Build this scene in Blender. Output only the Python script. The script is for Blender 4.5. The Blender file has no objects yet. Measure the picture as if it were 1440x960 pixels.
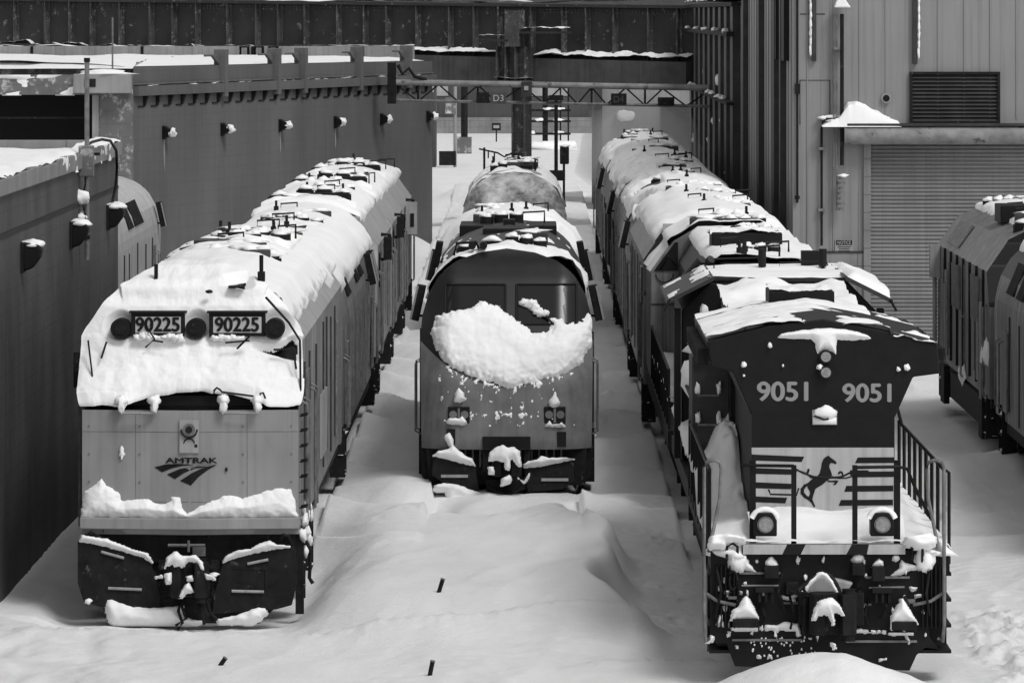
import bpy, math, random
import numpy as np
from mathutils import Vector, Matrix, noise

random.seed(7)
scene = bpy.context.scene
COL = scene.collection
R = math.radians

# ------------------------------------------------------------------ camera
CAM_H, FOC = 8.6, 7500.0            # eye height (m), focal length in photo pixels (1440 wide)
cd = bpy.data.cameras.new("camera")
cam = bpy.data.objects.new("camera", cd)
COL.objects.link(cam)
cam.location = (0, 0, CAM_H)
cam.rotation_euler = (R(90), 0, 0)
cd.sensor_width = 36.0
cd.lens = FOC / 1440 * 36.0
cd.shift_x = -25 / 1440
cd.shift_y = -460 / 1440
cd.clip_start = 1.0
cd.clip_end = 5000
scene.camera = cam

# ------------------------------------------------------------------ light
SUN_EL, SUN_AZ = 52.0, 142.0        # azimuth clockwise from +Y: high behind the camera, to its right
world = bpy.data.worlds.new("World")
scene.world = world
world.use_nodes = True
wn = world.node_tree.nodes
wl = world.node_tree.links
bg = wn["Background"]
sky = wn.new("ShaderNodeTexSky")
sky.sky_type = 'NISHITA'
sky.sun_disc = False
sky.sun_elevation = R(SUN_EL)
sky.sun_rotation = R(SUN_AZ)
bw = wn.new("ShaderNodeRGBToBW")
wl.new(sky.outputs[0], bw.inputs[0])
wl.new(bw.outputs[0], bg.inputs[0])
bg.inputs[1].default_value = 0.135
sd = bpy.data.lights.new("sun", 'SUN')
sd.energy = 1.1
sd.angle = R(17)
sd.color = (1, 1, 1)
so = bpy.data.objects.new("sun", sd)
COL.objects.link(so)
dirv = Vector((math.sin(R(SUN_AZ)) * math.cos(R(SUN_EL)), math.cos(R(SUN_AZ)) * math.cos(R(SUN_EL)), math.sin(R(SUN_EL))))
so.rotation_euler = dirv.to_track_quat('Z', 'Y').to_euler()
so.location = (60, -60, 80)

vs = scene.view_settings
vs.view_transform = 'Standard'
vs.look = 'None'
vs.exposure = 0.52
vs.gamma = 1.0
vs.use_curve_mapping = False

# ------------------------------------------------------------------ materials
MATS = {}
def mat(name, col, rough=0.7, var=0.25, scale=(3, 3, 3), bump=0.0, bscale=8.0, metal=0.0, streak=0.0,
        streak_col=None, patch=0.0, patch_col=0.7, patch_scale=1.2, block=None, spec=0.35, soft=0.04, bdetail=6):
    """grey procedural paint: broad tone noise, vertical runs, blotches, block joints."""
    m = bpy.data.materials.new(name)
    m.use_nodes = True
    nt = m.node_tree
    N, L = nt.nodes, nt.links
    b = N["Principled BSDF"]
    b.inputs["Roughness"].default_value = rough
    b.inputs["Metallic"].default_value = metal
    b.inputs["Specular IOR Level"].default_value = spec
    tc = N.new("ShaderNodeTexCoord")
    def mapped(sc):
        mp = N.new("ShaderNodeMapping")
        mp.inputs["Scale"].default_value = sc
        L.new(tc.outputs["Object"], mp.inputs[0])
        return mp.outputs[0]
    def nz(sc, detail=4, r=0.6):
        n = N.new("ShaderNodeTexNoise")
        n.inputs["Scale"].default_value = 1.0
        n.inputs["Detail"].default_value = detail
        n.inputs["Roughness"].default_value = r
        L.new(mapped(sc), n.inputs["Vector"])
        return n.outputs["Fac"]
    def ramp(fac, p0, p1, c0, c1):
        r = N.new("ShaderNodeMapRange")
        r.inputs[1].default_value = p0
        r.inputs[2].default_value = p1
        r.inputs[3].default_value = c0
        r.inputs[4].default_value = c1
        L.new(fac, r.inputs[0])
        return r.outputs[0]
    def mixv(fac, a, c):
        x = N.new("ShaderNodeMix")
        x.data_type = 'FLOAT'
        L.new(fac, x.inputs[0])
        for k, v in ((2, a), (3, c)):
            if isinstance(v, (int, float)):
                x.inputs[k].default_value = v
            else:
                L.new(v, x.inputs[k])
        return x.outputs[0]
    val = ramp(nz(scale), 0.3, 0.7, col * (1 - var), col * (1 + var))
    if streak > 0:
        f = ramp(nz((5.5, 5.5, 0.22), 5, 0.65), 0.50, 0.66, 0, streak)
        val = mixv(f, val, streak_col if streak_col is not None else col * 2.2)
        f2 = ramp(nz((9.1, 9.1, 0.16), 4, 0.6), 0.52, 0.68, 0, streak)
        val = mixv(f2, val, col * 0.42)
    if block:
        bw_, bh_, mort = block
        sp = N.new("ShaderNodeSeparateXYZ")
        L.new(tc.outputs["Object"], sp.inputs[0])
        ad = N.new("ShaderNodeMath")
        L.new(sp.outputs[0], ad.inputs[0])
        L.new(sp.outputs[1], ad.inputs[1])
        cb = N.new("ShaderNodeCombineXYZ")
        L.new(ad.outputs[0], cb.inputs[0])
        L.new(sp.outputs[2], cb.inputs[1])
        br = N.new("ShaderNodeTexBrick")
        br.inputs["Scale"].default_value = 1.0
        br.inputs["Brick Width"].default_value = bw_
        br.inputs["Row Height"].default_value = bh_
        br.inputs["Mortar Size"].default_value = 0.018
        br.inputs["Mortar Smooth"].default_value = 0.5
        L.new(cb.outputs[0], br.inputs[0])
        val = mixv(ramp(br.outputs["Fac"], 0, 1, 0, mort), val, col * 0.45)
    if patch > 0:
        f = ramp(nz((patch_scale,) * 3, 8, 0.72), 0.62 - 0.2 * patch, 0.62 + soft - 0.2 * patch, 0, 1)
        val = mixv(f, val, patch_col)
    L.new(val, b.inputs["Base Color"])
    if bump > 0:
        bp = N.new("ShaderNodeBump")
        bp.inputs["Strength"].default_value = bump
        bp.inputs["Distance"].default_value = 0.05
        L.new(nz((bscale,) * 3, bdetail, 0.68), bp.inputs["Height"])
        L.new(bp.outputs[0], b.inputs["Normal"])
    MATS[name] = m
    return m

M_SNOW = mat("snow", 0.84, 0.65, 0.03, (1.3, 1.3, 1.3), bump=0.16, bscale=7, spec=0.2)
M_GSNOW = mat("ground_snow", 0.74, 0.7, 0.06, (0.9, 0.35, 0.8), bump=0.5, bscale=7, spec=0.15, bdetail=12)
M_BLACK = mat("black_paint", 0.006, 0.6, 0.3, (4, 4, 4), bump=0.05, bscale=20, spec=0.2)
M_GLOSS = mat("black_gloss", 0.010, 0.38, 0.35, (3, 3, 3), spec=0.38)
M_UNDER = mat("grimy_underframe", 0.010, 0.75, 0.5, (6, 6, 6), bump=0.2, bscale=14, patch=0.05, patch_col=0.07, patch_scale=5, spec=0.2)
M_SILV = mat("silver_paint", 0.26, 0.45, 0.16, (1.2, 1.2, 0.7), bump=0.05, bscale=9, streak=0.22, streak_col=0.15)
M_SIDE = mat("weathered_side_paint", 0.16, 0.5, 0.3, (2, 2, 2), streak=0.75, streak_col=0.42, bump=0.05)
M_SIDEG = mat("faded_grey_side", 0.14, 0.55, 0.3, (2, 2, 2), streak=0.85, streak_col=0.42, bump=0.05)
M_COWL = mat("pale_cowl_paint", 0.30, 0.5, 0.2, (2, 2, 2), streak=0.35, streak_col=0.4)
M_PEEP = mat("streaked_pale_side", 0.42, 0.5, 0.2, (2, 2, 1), streak=0.6, streak_col=0.55)
M_DCOWL = mat("dark_cowl_paint", 0.125, 0.5, 0.35, (1.5, 1.5, 1), streak=0.8, streak_col=0.27)
M_NOSE = mat("grey_nose_paint", 0.14, 0.5, 0.2, (3, 3, 3), streak=0.35, streak_col=0.2, patch=0.0)
M_ROOF = mat("dark_roof_paint", 0.032, 0.6, 0.4, (1.2, 5, 3), bump=0.1)
M_STEEL = mat("worn_steel", 0.14, 0.5, 0.4, (6, 6, 6))
M_WHITE = mat("white_panel", 0.40, 0.55, 0.12, (3, 3, 2), streak=0.35, streak_col=0.27)
M_PLATE = mat("number_plate", 0.42, 0.5, 0.08)
M_MARK = mat("white_lettering", 0.24, 0.5, 0.05)
M_INK = mat("black_lettering", 0.008, 0.6, 0.05, spec=0.2)
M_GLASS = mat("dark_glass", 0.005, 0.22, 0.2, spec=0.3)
M_LENS = mat("lamp_lens", 0.22, 0.15, 0.3, (20, 20, 20), spec=0.6)
M_DWALL = mat("dark_block_wall", 0.060, 0.8, 0.45, (0.5, 0.5, 0.35), block=(0.6, 0.3, 0.3), streak=0.3, streak_col=0.1, bump=0.2)
M_OWALL = mat("grey_block_wall", 0.112, 0.8, 0.25, (0.22, 0.22, 0.12), block=(1.0, 0.36, 0.18), streak=0.28, streak_col=0.16, bump=0.15)
M_COPE = mat("parapet_blocks", 0.20, 0.8, 0.2, (1, 1, 1), block=(1.6, 0.45, 0.8), streak=0.3, streak_col=0.12)
M_CLAD = mat("grey_metal_cladding", 0.225, 0.6, 0.08, (0.5, 0.5, 0.3), streak=0.4, streak_col=0.17, bump=0.06, bscale=1.2)
M_CLADD = mat("dirty_side_cladding", 0.30, 0.6, 0.3, (0.5, 0.5, 0.2), streak=0.5, streak_col=0.1)
M_DARKM = mat("dark_flashing", 0.03, 0.6, 0.4, (2, 2, 2))
M_DOOR = mat("roller_door_metal", 0.20, 0.55, 0.36, (0.12, 0.12, 1.3), streak=0.3, streak_col=0.26)
M_GIRD = mat("riveted_girder_paint", 0.028, 0.7, 0.35, (0.6, 0.6, 0.6), patch=0.08, patch_col=0.16, patch_scale=2.5, bump=0.1)
M_GIRDL = mat("girder_edge_paint", 0.06, 0.7, 0.5, (2, 2, 2), patch=0.25, patch_col=0.2, patch_scale=5)
M_SILL = mat("grey_girder_sill", 0.06, 0.8, 0.35, (1, 1, 1), streak=0.4, streak_col=0.1)
M_DIST = mat("distant_dark_wall", 0.055, 0.8, 0.2, (0.3, 0.3, 0.3), streak=0.2)
M_DISTL = mat("distant_pale_panel", 0.3, 0.8, 0.2, (0.8, 0.8, 0.8), streak=0.4, streak_col=0.4)
M_PALE = mat("pale_masonry", 0.27, 0.8, 0.2, (0.6, 0.6, 0.6), streak=0.3, streak_col=0.2)
M_SMEAR = mat("patchy_snow_masonry", 0.13, 0.8, 0.2, (1, 1, 1), patch=0.42, patch_col=0.6, patch_scale=1.9, soft=0.12, block=(0.8, 0.4, 0.3))
M_PLAST = mat("snow_plastered_paint", 0.11, 0.7, 0.4, (2, 2, 2), patch=0.95, patch_col=0.55, patch_scale=1.1, soft=0.22)
M_FROST = mat("frosted_pipe", 0.20, 0.6, 0.3, (3, 3, 3), patch=0.2, patch_col=0.07, patch_scale=2)

# ------------------------------------------------------------------ helpers
class MB:
    def __init__(s):
        s.v, s.f = [], []
    def box(s, x0, x1, y0, y1, z0, z1):
        i = len(s.v)
        s.v += [(x0, y0, z0), (x1, y0, z0), (x1, y1, z0), (x0, y1, z0), (x0, y0, z1), (x1, y0, z1), (x1, y1, z1), (x0, y1, z1)]
        s.f += [(i, i+3, i+2, i+1), (i+4, i+5, i+6, i+7), (i, i+1, i+5, i+4), (i+1, i+2, i+6, i+5), (i+2, i+3, i+7, i+6), (i+3, i, i+4, i+7)]
        return s
    def prism(s, poly, a, b, axis='y'):
        """poly in the two other axes ((x,z) for y, (y,z) for x, (x,y) for z)."""
        i, n = len(s.v), len(poly)
        area = sum(poly[k][0] * poly[(k+1) % n][1] - poly[(k+1) % n][0] * poly[k][1] for k in range(n))
        if area < 0:
            poly = poly[::-1]
        for d in (a, b):
            for p in poly:
                s.v.append((p[0], d, p[1]) if axis == 'y' else (d, p[0], p[1]) if axis == 'x' else (p[0], p[1], d))
        f0 = tuple(range(i, i+n)); f1 = tuple(range(i+2*n-1, i+n-1, -1))
        s.f += [f0, f1]
        for k in range(n):
            s.f.append((i+k, i+n+k, i+n+(k+1) % n, i+(k+1) % n))
        return s
    def tube(s, pts, r, n=6):
        pts = [Vector(p) for p in pts]
        i0 = len(s.v)
        for k, p in enumerate(pts):
            d = (pts[min(k+1, len(pts)-1)] - pts[max(k-1, 0)]).normalized()
            up = Vector((0, 0, 1)) if abs(d.z) < 0.9 else Vector((1, 0, 0))
            a = d.cross(up).normalized(); b = d.cross(a)
            for j in range(n):
                t = 2 * math.pi * j / n
                s.v.append(tuple(p + a * r * math.cos(t) + b * r * math.sin(t)))
        for k in range(len(pts)-1):
            for j in range(n):
                s.f.append((i0+k*n+j, i0+k*n+(j+1) % n, i0+(k+1)*n+(j+1) % n, i0+(k+1)*n+j))
        s.f.append(tuple(range(i0, i0+n)))
        s.f.append(tuple(range(i0+len(pts)*n-1, i0+len(pts)*n-n-1, -1)))
        return s
    def cyl(s, p0, p1, r, n=20):
        return s.tube([p0, p1], r, n)
    def blob(s, c, r, seed=0, amp=0.25, n=10, flat=None):
        """uneven snow lump: radii r=(rx,ry,rz); flat clips everything below c.z+flat."""
        i0 = len(s.v)
        for a in range(n+1):
            th = math.pi * a / n
            for b in range(2*n):
                ph = math.pi * b / n
                d = Vector((math.sin(th)*math.cos(ph), math.sin(th)*math.sin(ph), math.cos(th)))
                k = 1 + 1.5*amp * noise.noise(d * 1.5 + Vector((seed * 3.1, seed, 0))) + 0.8*amp*noise.noise(d*3.7+Vector((0, seed*2.3, 4)))
                if d.z < -0.2:
                    k *= 1 - 0.35*(-d.z-0.2)
                p = Vector((c[0]+d.x*r[0]*k, c[1]+d.y*r[1]*k, c[2]+d.z*r[2]*k))
                if flat is not None and p.z < c[2]+flat:
                    p.z = c[2]+flat
                s.v.append(tuple(p))
        m = 2*n
        for a in range(n):
            for b in range(m):
                s.f.append((i0+a*m+b, i0+(a+1)*m+b, i0+(a+1)*m+(b+1) % m, i0+a*m+(b+1) % m))
        return s
    def pieces(s):
        """faces grouped into far-apart pieces, so that each becomes an object of its own."""
        par = list(range(len(s.v)))
        def find(a):
            while par[a] != a:
                par[a] = par[par[a]]
                a = par[a]
            return a
        for f in s.f:
            r = find(f[0])
            for k in f[1:]:
                par[find(k)] = r
        isl = {}
        for k, f in enumerate(s.f):
            isl.setdefault(find(f[0]), []).append(k)
        keys = list(isl)
        n = len(keys)
        if n == 1 or n > 1500:
            return [list(range(len(s.f)))]
        lo = np.empty((n, 3)); hi = np.empty((n, 3))
        V = np.array(s.v, dtype=float)
        for a, k in enumerate(keys):
            q = V[[i for f in isl[k] for i in s.f[f]]]
            lo[a], hi[a] = q.min(0), q.max(0)
        size = (hi-lo).max(1)
        gap = np.maximum(0, np.maximum(lo[:, None]-hi[None], lo[None]-hi[:, None]))
        near = np.sqrt((gap**2).sum(2)) <= np.maximum(0.02, 0.5*np.maximum(size[:, None], size[None]))
        g = [-1]*n
        out = []
        for a in range(n):
            if g[a] >= 0:
                continue
            st, mem = [a], []
            g[a] = len(out)
            while st:
                c = st.pop()
                mem += isl[keys[c]]
                for d in np.nonzero(near[c])[0]:
                    if g[d] < 0:
                        g[d] = len(out)
                        st.append(d)
            out.append(mem)
        return out
    def build(s, name, m, parent=None, smooth=False, bevel=0.0):
        groups = s.pieces()
        if len(groups) > 1:
            if len(groups) > 100:
                o = s.build_one(name, m, parent, smooth, bevel)
                o["kind"] = "stuff"
                return o
            first = None
            for fs in groups:
                used = sorted({i for k in fs for i in s.f[k]})
                mp = {a: b for b, a in enumerate(used)}
                q = MB()
                q.v = [s.v[i] for i in used]
                q.f = [tuple(mp[i] for i in s.f[k]) for k in fs]
                o = q.build_one(name, m, parent, smooth, bevel)
                first = first or o
            return first
        return s.build_one(name, m, parent, smooth, bevel)
    def build_one(s, name, m, parent=None, smooth=False, bevel=0.0):
        me = bpy.data.meshes.new(name)
        me.from_pydata(s.v, [], s.f)
        me.materials.append(m)
        if smooth:
            me.polygons.foreach_set("use_smooth", [True] * len(me.polygons))
        me.update()
        return link(name, me, parent, bevel)

def link(name, me, parent=None, bevel=0.0):
    o = bpy.data.objects.new(name, me)
    COL.objects.link(o)
    if parent:
        o.parent = parent
    if bevel > 0:
        bv = o.modifiers.new("edge", 'BEVEL')
        bv.width = bevel
        bv.segments = 2
        bv.limit_method = 'ANGLE'
        bv.angle_limit = R(35)
    return o

def thing(name, loc, label, cat, group=None, rz=0):
    o = bpy.data.objects.new(name, None)
    o.empty_display_size = 0.3
    COL.objects.link(o)
    o.location = loc
    o.rotation_euler = (0, 0, rz)
    return tag(o, label, cat, group)

def tag(o, label, cat, group=None):
    o["label"] = label
    o["category"] = cat
    if group:
        o["group"] = group
    return o

def struct(o):
    o["kind"] = "structure"
    return o

def fbm(x, y, z=0.0, oct=4):
    return noise.fractal(Vector((x, y, z)), 0.9, 2.0, oct)     # roughly -1..1

def sstep(a, b, x):
    t = min(1.0, max(0.0, (x-a)/(b-a)))
    return t*t*(3-2*t)

def poly_sd(px, py, poly):
    """signed distance to a polygon, positive inside."""
    d, inside, n = 1e9, False, len(poly)
    for k in range(n):
        ax, ay = poly[k]; bx, by = poly[(k+1) % n]
        ex, ey = bx-ax, by-ay
        t = max(0, min(1, ((px-ax)*ex+(py-ay)*ey)/(ex*ex+ey*ey+1e-12)))
        d = min(d, math.hypot(px-ax-ex*t, py-ay-ey*t))
        if (ay > py) != (by > py) and px < (bx-ax)*(py-ay)/(by-ay)+ax:
            inside = not inside
    return d if inside else -d

def skin(name, S, nu, nv, T, parent=None, m=None):
    """snow lying on a surface S(u,v)->(point, normal) with thickness T(u,v,point)."""
    vs_, ts = [], []
    for j in range(nv+1):
        for i in range(nu+1):
            p, n = S(i/nu, j/nv)
            t = T(i/nu, j/nv, p)
            ts.append(t)
            vs_.append(tuple(p + n * max(t, -0.05)))
    fs = []
    for j in range(nv):
        for i in range(nu):
            q = (j*(nu+1)+i, j*(nu+1)+i+1, (j+1)*(nu+1)+i+1, (j+1)*(nu+1)+i)
            if max(ts[k] for k in q) > 0:
                fs.append(q)
    if not fs:
        return None
    used = sorted({k for f in fs for k in f})
    mp = {k: a for a, k in enumerate(used)}
    q = MB()
    q.v = [vs_[k] for k in used]
    q.f = [tuple(mp[k] for k in f) for f in fs]
    if len(q.pieces()) > 14:
        o = q.build_one(name, m or M_SNOW, parent, True)
        o["kind"] = "stuff"
        return o
    return q.build(name, m or M_SNOW, parent, True)

def curve_sampler(pts):
    """polyline in 2D -> f(u) giving point and left-hand normal, arc length parametrised."""
    P = [Vector((a, b)) for a, b in pts]
    L = [0.0]
    for k in range(1, len(P)):
        L.append(L[-1] + (P[k]-P[k-1]).length)
    def f(u):
        d = u*L[-1]
        k = 1
        while k < len(P)-1 and L[k] < d:
            k += 1
        t = (d-L[k-1])/max(1e-9, L[k]-L[k-1])
        return P[k-1].lerp(P[k], t)
    def g(u):
        a, b = f(max(0, u-0.03)), f(min(1, u+0.03))
        d = (b-a).normalized()
        return f(u), Vector((-d.y, d.x))
    return g

def roof_surface(section, y0, y1):
    g = curve_sampler(section)
    def S(u, v):
        p, n = g(u)
        return Vector((p.x, y0+(y1-y0)*v, p.y)), Vector((n.x, 0, n.y))
    return S

def face_surface(x0, x1, z0, z1, y):
    def S(u, v):
        return Vector((x0+(x1-x0)*u, y(x0+(x1-x0)*u, z0+(z1-z0)*v) if callable(y) else y, z0+(z1-z0)*v)), Vector((0, -1, 0.0))
    return S

def face_snow(name, polys, P, y, thick, parent, up=0.35, rough=0.012):
    """snow clinging to an upright face: outlines (in plate coordinates, mapped by P to x, z) raised into rounded lumps."""
    for poly in polys:
        pts = [P(*q) for q in poly]
        x0, x1 = min(a for a, b in pts)-0.02, max(a for a, b in pts)+0.02
        z0, z1 = min(b for a, b in pts)-0.02, max(b for a, b in pts)+0.02
        nu = max(8, min(70, int((x1-x0)/0.012))); nv = max(8, min(60, int((z1-z0)/0.012)))
        r = 0.45*min(x1-x0, z1-z0)
        def T(u, v, p):
            d = poly_sd(p.x, p.z, pts)+rough*noise.noise(Vector((p.x*14, p.z*14, 2)))
            return thick*math.sqrt(max(0, 1-(1-min(1, d/(0.6*r)))**2))*(1+0.35*noise.noise(Vector((p.x*6, p.z*6, 1))))+0.004 if d > 0 else d
        n = Vector((0, -1, up)).normalized()
        skin(name, lambda u, v: (Vector((x0+(x1-x0)*u, y, z0+(z1-z0)*v)), n), nu, nv, T, parent)

def text_data(s, w, h, m, bold=0.0, key={}):
    """lettering as a mesh; bold thickens the strokes by that many metres."""
    k = (s, w, h, m.name, bold)
    if k in key:
        return key[k]
    cu = bpy.data.curves.new("lettering", 'FONT')
    cu.body = s
    cu.size = 1.0
    cu.extrude = 0.003
    cu.align_x = 'CENTER'
    ob = bpy.data.objects.new("lettering", cu)
    COL.objects.link(ob)
    dg = bpy.context.evaluated_depsgraph_get()
    me = bpy.data.meshes.new_from_object(ob.evaluated_get(dg))
    bpy.data.objects.remove(ob)
    co = np.empty(len(me.vertices)*3)
    me.vertices.foreach_get("co", co)
    co = co.reshape(-1, 3)
    lo, hi = co.min(0), co.max(0)
    c = (co-(lo+hi)/2)
    out = np.stack([c[:, 0]*w/(hi[0]-lo[0]), -c[:, 2], c[:, 1]*h/(hi[1]-lo[1])], 1)
    if bold > 0:
        fs = [tuple(f.vertices) for f in me.polygons]
        n = len(out)
        V, F = [], []
        for a, (dx, dz) in enumerate(((-1, 0), (1, 0), (0, -0.7), (0, 0.7), (0, 0))):
            V.append(out+np.array([dx*bold, -0.0006*a, dz*bold]))
            F += [tuple(i+a*n for i in f) for f in fs]
        me = bpy.data.meshes.new("lettering")
        me.from_pydata(np.concatenate(V).tolist(), [], F)
    else:
        me.vertices.foreach_set("co", out.ravel())
    me.materials.clear()
    me.materials.append(m)
    me.update()
    key[k] = me
    return me

def text(name, s, w, h, loc, m, parent, bold=0.0, rz=0):
    o = link(name, text_data(s, w, h, m, bold), parent)
    o.location = loc
    o.rotation_euler = (0, 0, rz)
    return o

# ------------------------------------------------------------------ ground
XL, XC, XR, XF = -4.87, -0.41, 3.85, 10.45      # the four track centres

def ground_h(x, y):
    h = 0.06*fbm(x*0.20+3, y*0.06, 1.3) + 0.02*fbm(x*0.6, y*0.2, 5.0)
    rg = (1-abs(noise.noise(Vector((x*0.42+y*0.06, y*0.13, 4.2)))))**3
    rg2 = (1-abs(noise.noise(Vector((x*1.1-y*0.2, y*0.30, 9.1)))))**4
    h += (0.05 if y < 90 else 0.10)*(rg-0.5)+0.022*(rg2-0.4)
    e = 1.5-(y-76)*0.045+0.28*math.sin(y*0.55+0.6)+0.12*math.sin(y*1.3)
    pl = sstep(-3.5, -2.0, x+0.12*math.sin(y*0.6))*(1-sstep(e-0.4, e+0.25, x))*sstep(70.8, 75, y+0.2*x)*(1-0.65*sstep(85.5, 89.5, y))*(1-sstep(93, 104, y))
    h += 0.52*pl
    h += 0.20*math.exp(-((x-0.85)/0.9)**2-((y-89.8)/1.6)**2)
    # fine wind ripples lying across the wind
    if 64 < y < 130:
        h += 0.010*math.sin(9.0*y+3.2*x+2.5*fbm(x*0.5, y*0.3, 2)*6)*sstep(0.05, 0.5, fbm(x*0.35, y*0.12, 33)+0.15)
    de = x-(e-0.30)
    h += 0.20*math.exp(-(de/0.55)**2 if de < 0 else -(de/0.16)**2)*sstep(73, 76, y)*(1-sstep(88, 91, y))
    h -= 0.36*math.exp(-((x+1.75)/0.5)**2-((y-91.6)/1.6)**2)
    h += 0.10*math.exp(-((x+1.5)/0.7)**2-((y-87.5)/0.9)**2)
    h += 0.13*math.exp(-((x+2.5)/0.5)**2-((y-81.5)/1.2)**2)
    h += 0.72*math.exp(-((x-3.6)/1.55)**2-((y-65.6)/1.25)**2)
    h -= 0.17*sstep(-7.2, -6.6, x)*(1-sstep(-3.4, -2.8, x))*sstep(74.2, 75.6, y)*(1-sstep(80, 84, y))
    # drifted ridges in the gaps between the trains
    if -3.5 < x < -1.7 or 0.9 < x < 2.5:
        q = (y+1.2*x+0.9*math.sin(x*2.1))/6.3
        w = q-math.floor(q)
        h += 0.30*(sstep(0, 0.9, w)-sstep(0.9, 1, w))*sstep(80, 90, y)
    # plough ridge crossing the foreground
    yr = 73.3+0.25*math.sin(x*0.9)+0.10*math.sin(x*2.7)-(0.35*max(0, x-0.9)**1.6 if x < 3 else 0.35*2.1**1.6)
    if x < 3.0:
        h += 0.10*math.exp(-((y-yr)/0.9)**2 if y < yr else -((y-yr)/0.12)**2)+0.05*(fbm(x*9, y*6, 2)+0.5*noise.noise(Vector((x*17, y*11, 5))))*math.exp(-((y-yr+0.05)/0.17)**2)
    if x > 0.2:
        y2 = 69.9+0.25*math.sin(x*1.3)
        h += (0.09*math.exp(-((y-y2)/0.8)**2 if y < y2 else -((y-y2)/0.12)**2)+0.05*fbm(x*10, y*7, 7)*math.exp(-((y-y2)/0.16)**2))*sstep(0.2, 1, x)*(1-sstep(2.6, 3.2, x))
    if x < -3.4 and y < 76.2:
        h += 0.10*fbm(x*0.9+7, y*0.5, 9)*sstep(-4.4, -6, x)
        h -= 0.12*math.exp(-((x+6.35)/0.4)**2-((y-76)/0.7)**2)
    # open yard on the right
    if x > 5.4:
        k = sstep(5.4, 6.2, x)
        q = (y-86.4+0.35*math.sin(x*1.1))
        h += k*0.16*math.exp(-(q/0.9)**2 if q < 0 else -(q/0.25)**2)
        q = (y-98-0.9*(x-6))
        h += k*0.18*math.exp(-(q/1.7)**2)
        q = (y-106+0.5*x)
        h += k*0.15*math.exp(-(q/2.2)**2 if q < 0 else -(q/0.7)**2)
        h += k*0.20*math.exp(-((x-8.0-0.15*(y-80))/0.55)**2-((y-82)/3.2)**2)
        ch = sstep(5.8, 6.2, x+0.3*fbm(x, y))*(1-sstep(75.0, 77.5, y+fbm(x*2, y)))*sstep(66, 68, y)
        h += ch*(0.12*fbm(x*3.0, y*1.6, 4)+0.06*fbm(x*8, y*4, 8))
        tr = abs(y-94.5-1.4*math.sin(x)*0.3+(x-7.2)*3.2)
        h += 0.09*fbm(x*5, y*2.2, 3)*math.exp(-(tr/0.9)**2)*k
    if 1.1 < x < 2.3 and 74 < y < 92:
        h += 0.05*fbm(x*7, y*3.0, 3)*sstep(1.3, 1.7, x)*sstep(0.0, 0.35, fbm(x*0.9, y*0.35, 21)+0.15)
    return h

FOOT = [(1.42, 109.5), (1.35, 113), (1.52, 117), (1.33, 121.5), (1.75, 119), (1.7, 123), (1.6, 150), (1.75, 163), (1.5, 171), (6.9, 91), (7.1, 92.5), (6.7, 93.8)]

def build_ground():
    def spread(a, b, s):
        return list(np.arange(a, b, s))
    xs = [-600, -300, -150, -80, -50, -35, -25, -18, -14, -11, -9.5]+spread(-8.4, 11.2, 0.06)+[11.6, 12.5, 14, 17, 22, 30, 45, 80, 150, 300, 600]
    ys = [-60, -20, 10, 30, 45, 54, 58]+spread(60, 64, 0.4)+spread(64, 94, 0.11)+spread(94, 135, 0.3)+spread(135, 260, 1.5)+[262, 275, 300, 330, 370, 420, 500, 650, 900, 1400, 2200]
    V = []
    for y in ys:
        for x in xs:
            z = ground_h(x, y) if (-9 < x < 13 and 55 < y < 262) else 0.05*fbm(x*0.05, y*0.05)
            for fx, fy in FOOT:
                if abs(x-fx) < 0.5 and abs(y-fy) < 2:
                    z -= 0.15*math.exp(-((x-fx)/0.10)**4-((y-fy)/0.4)**4)-0.05*math.exp(-((x-fx-0.2)/0.1)**2-((y-fy)/0.5)**2)
            if y > 180:
                z += 0.7*math.exp(-((x+4.3)/0.9)**2-((y-191)/2.0)**2)+0.55*math.exp(-((x+3.2)/1.0)**2-((y-246)/5)**2)
            V.append((x, y, z))
    n = len(xs)
    F = [(j*n+i, j*n+i+1, (j+1)*n+i+1, (j+1)*n+i) for j in range(len(ys)-1) for i in range(n-1)]
    me = bpy.data.meshes.new("snowy_ground")
    me.from_pydata(V, [], F)
    me.materials.append(M_GSNOW)
    me.polygons.foreach_set("use_smooth", [True]*len(F))
    me.update()
    struct(link("snowy_ground", me))
build_ground()

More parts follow.
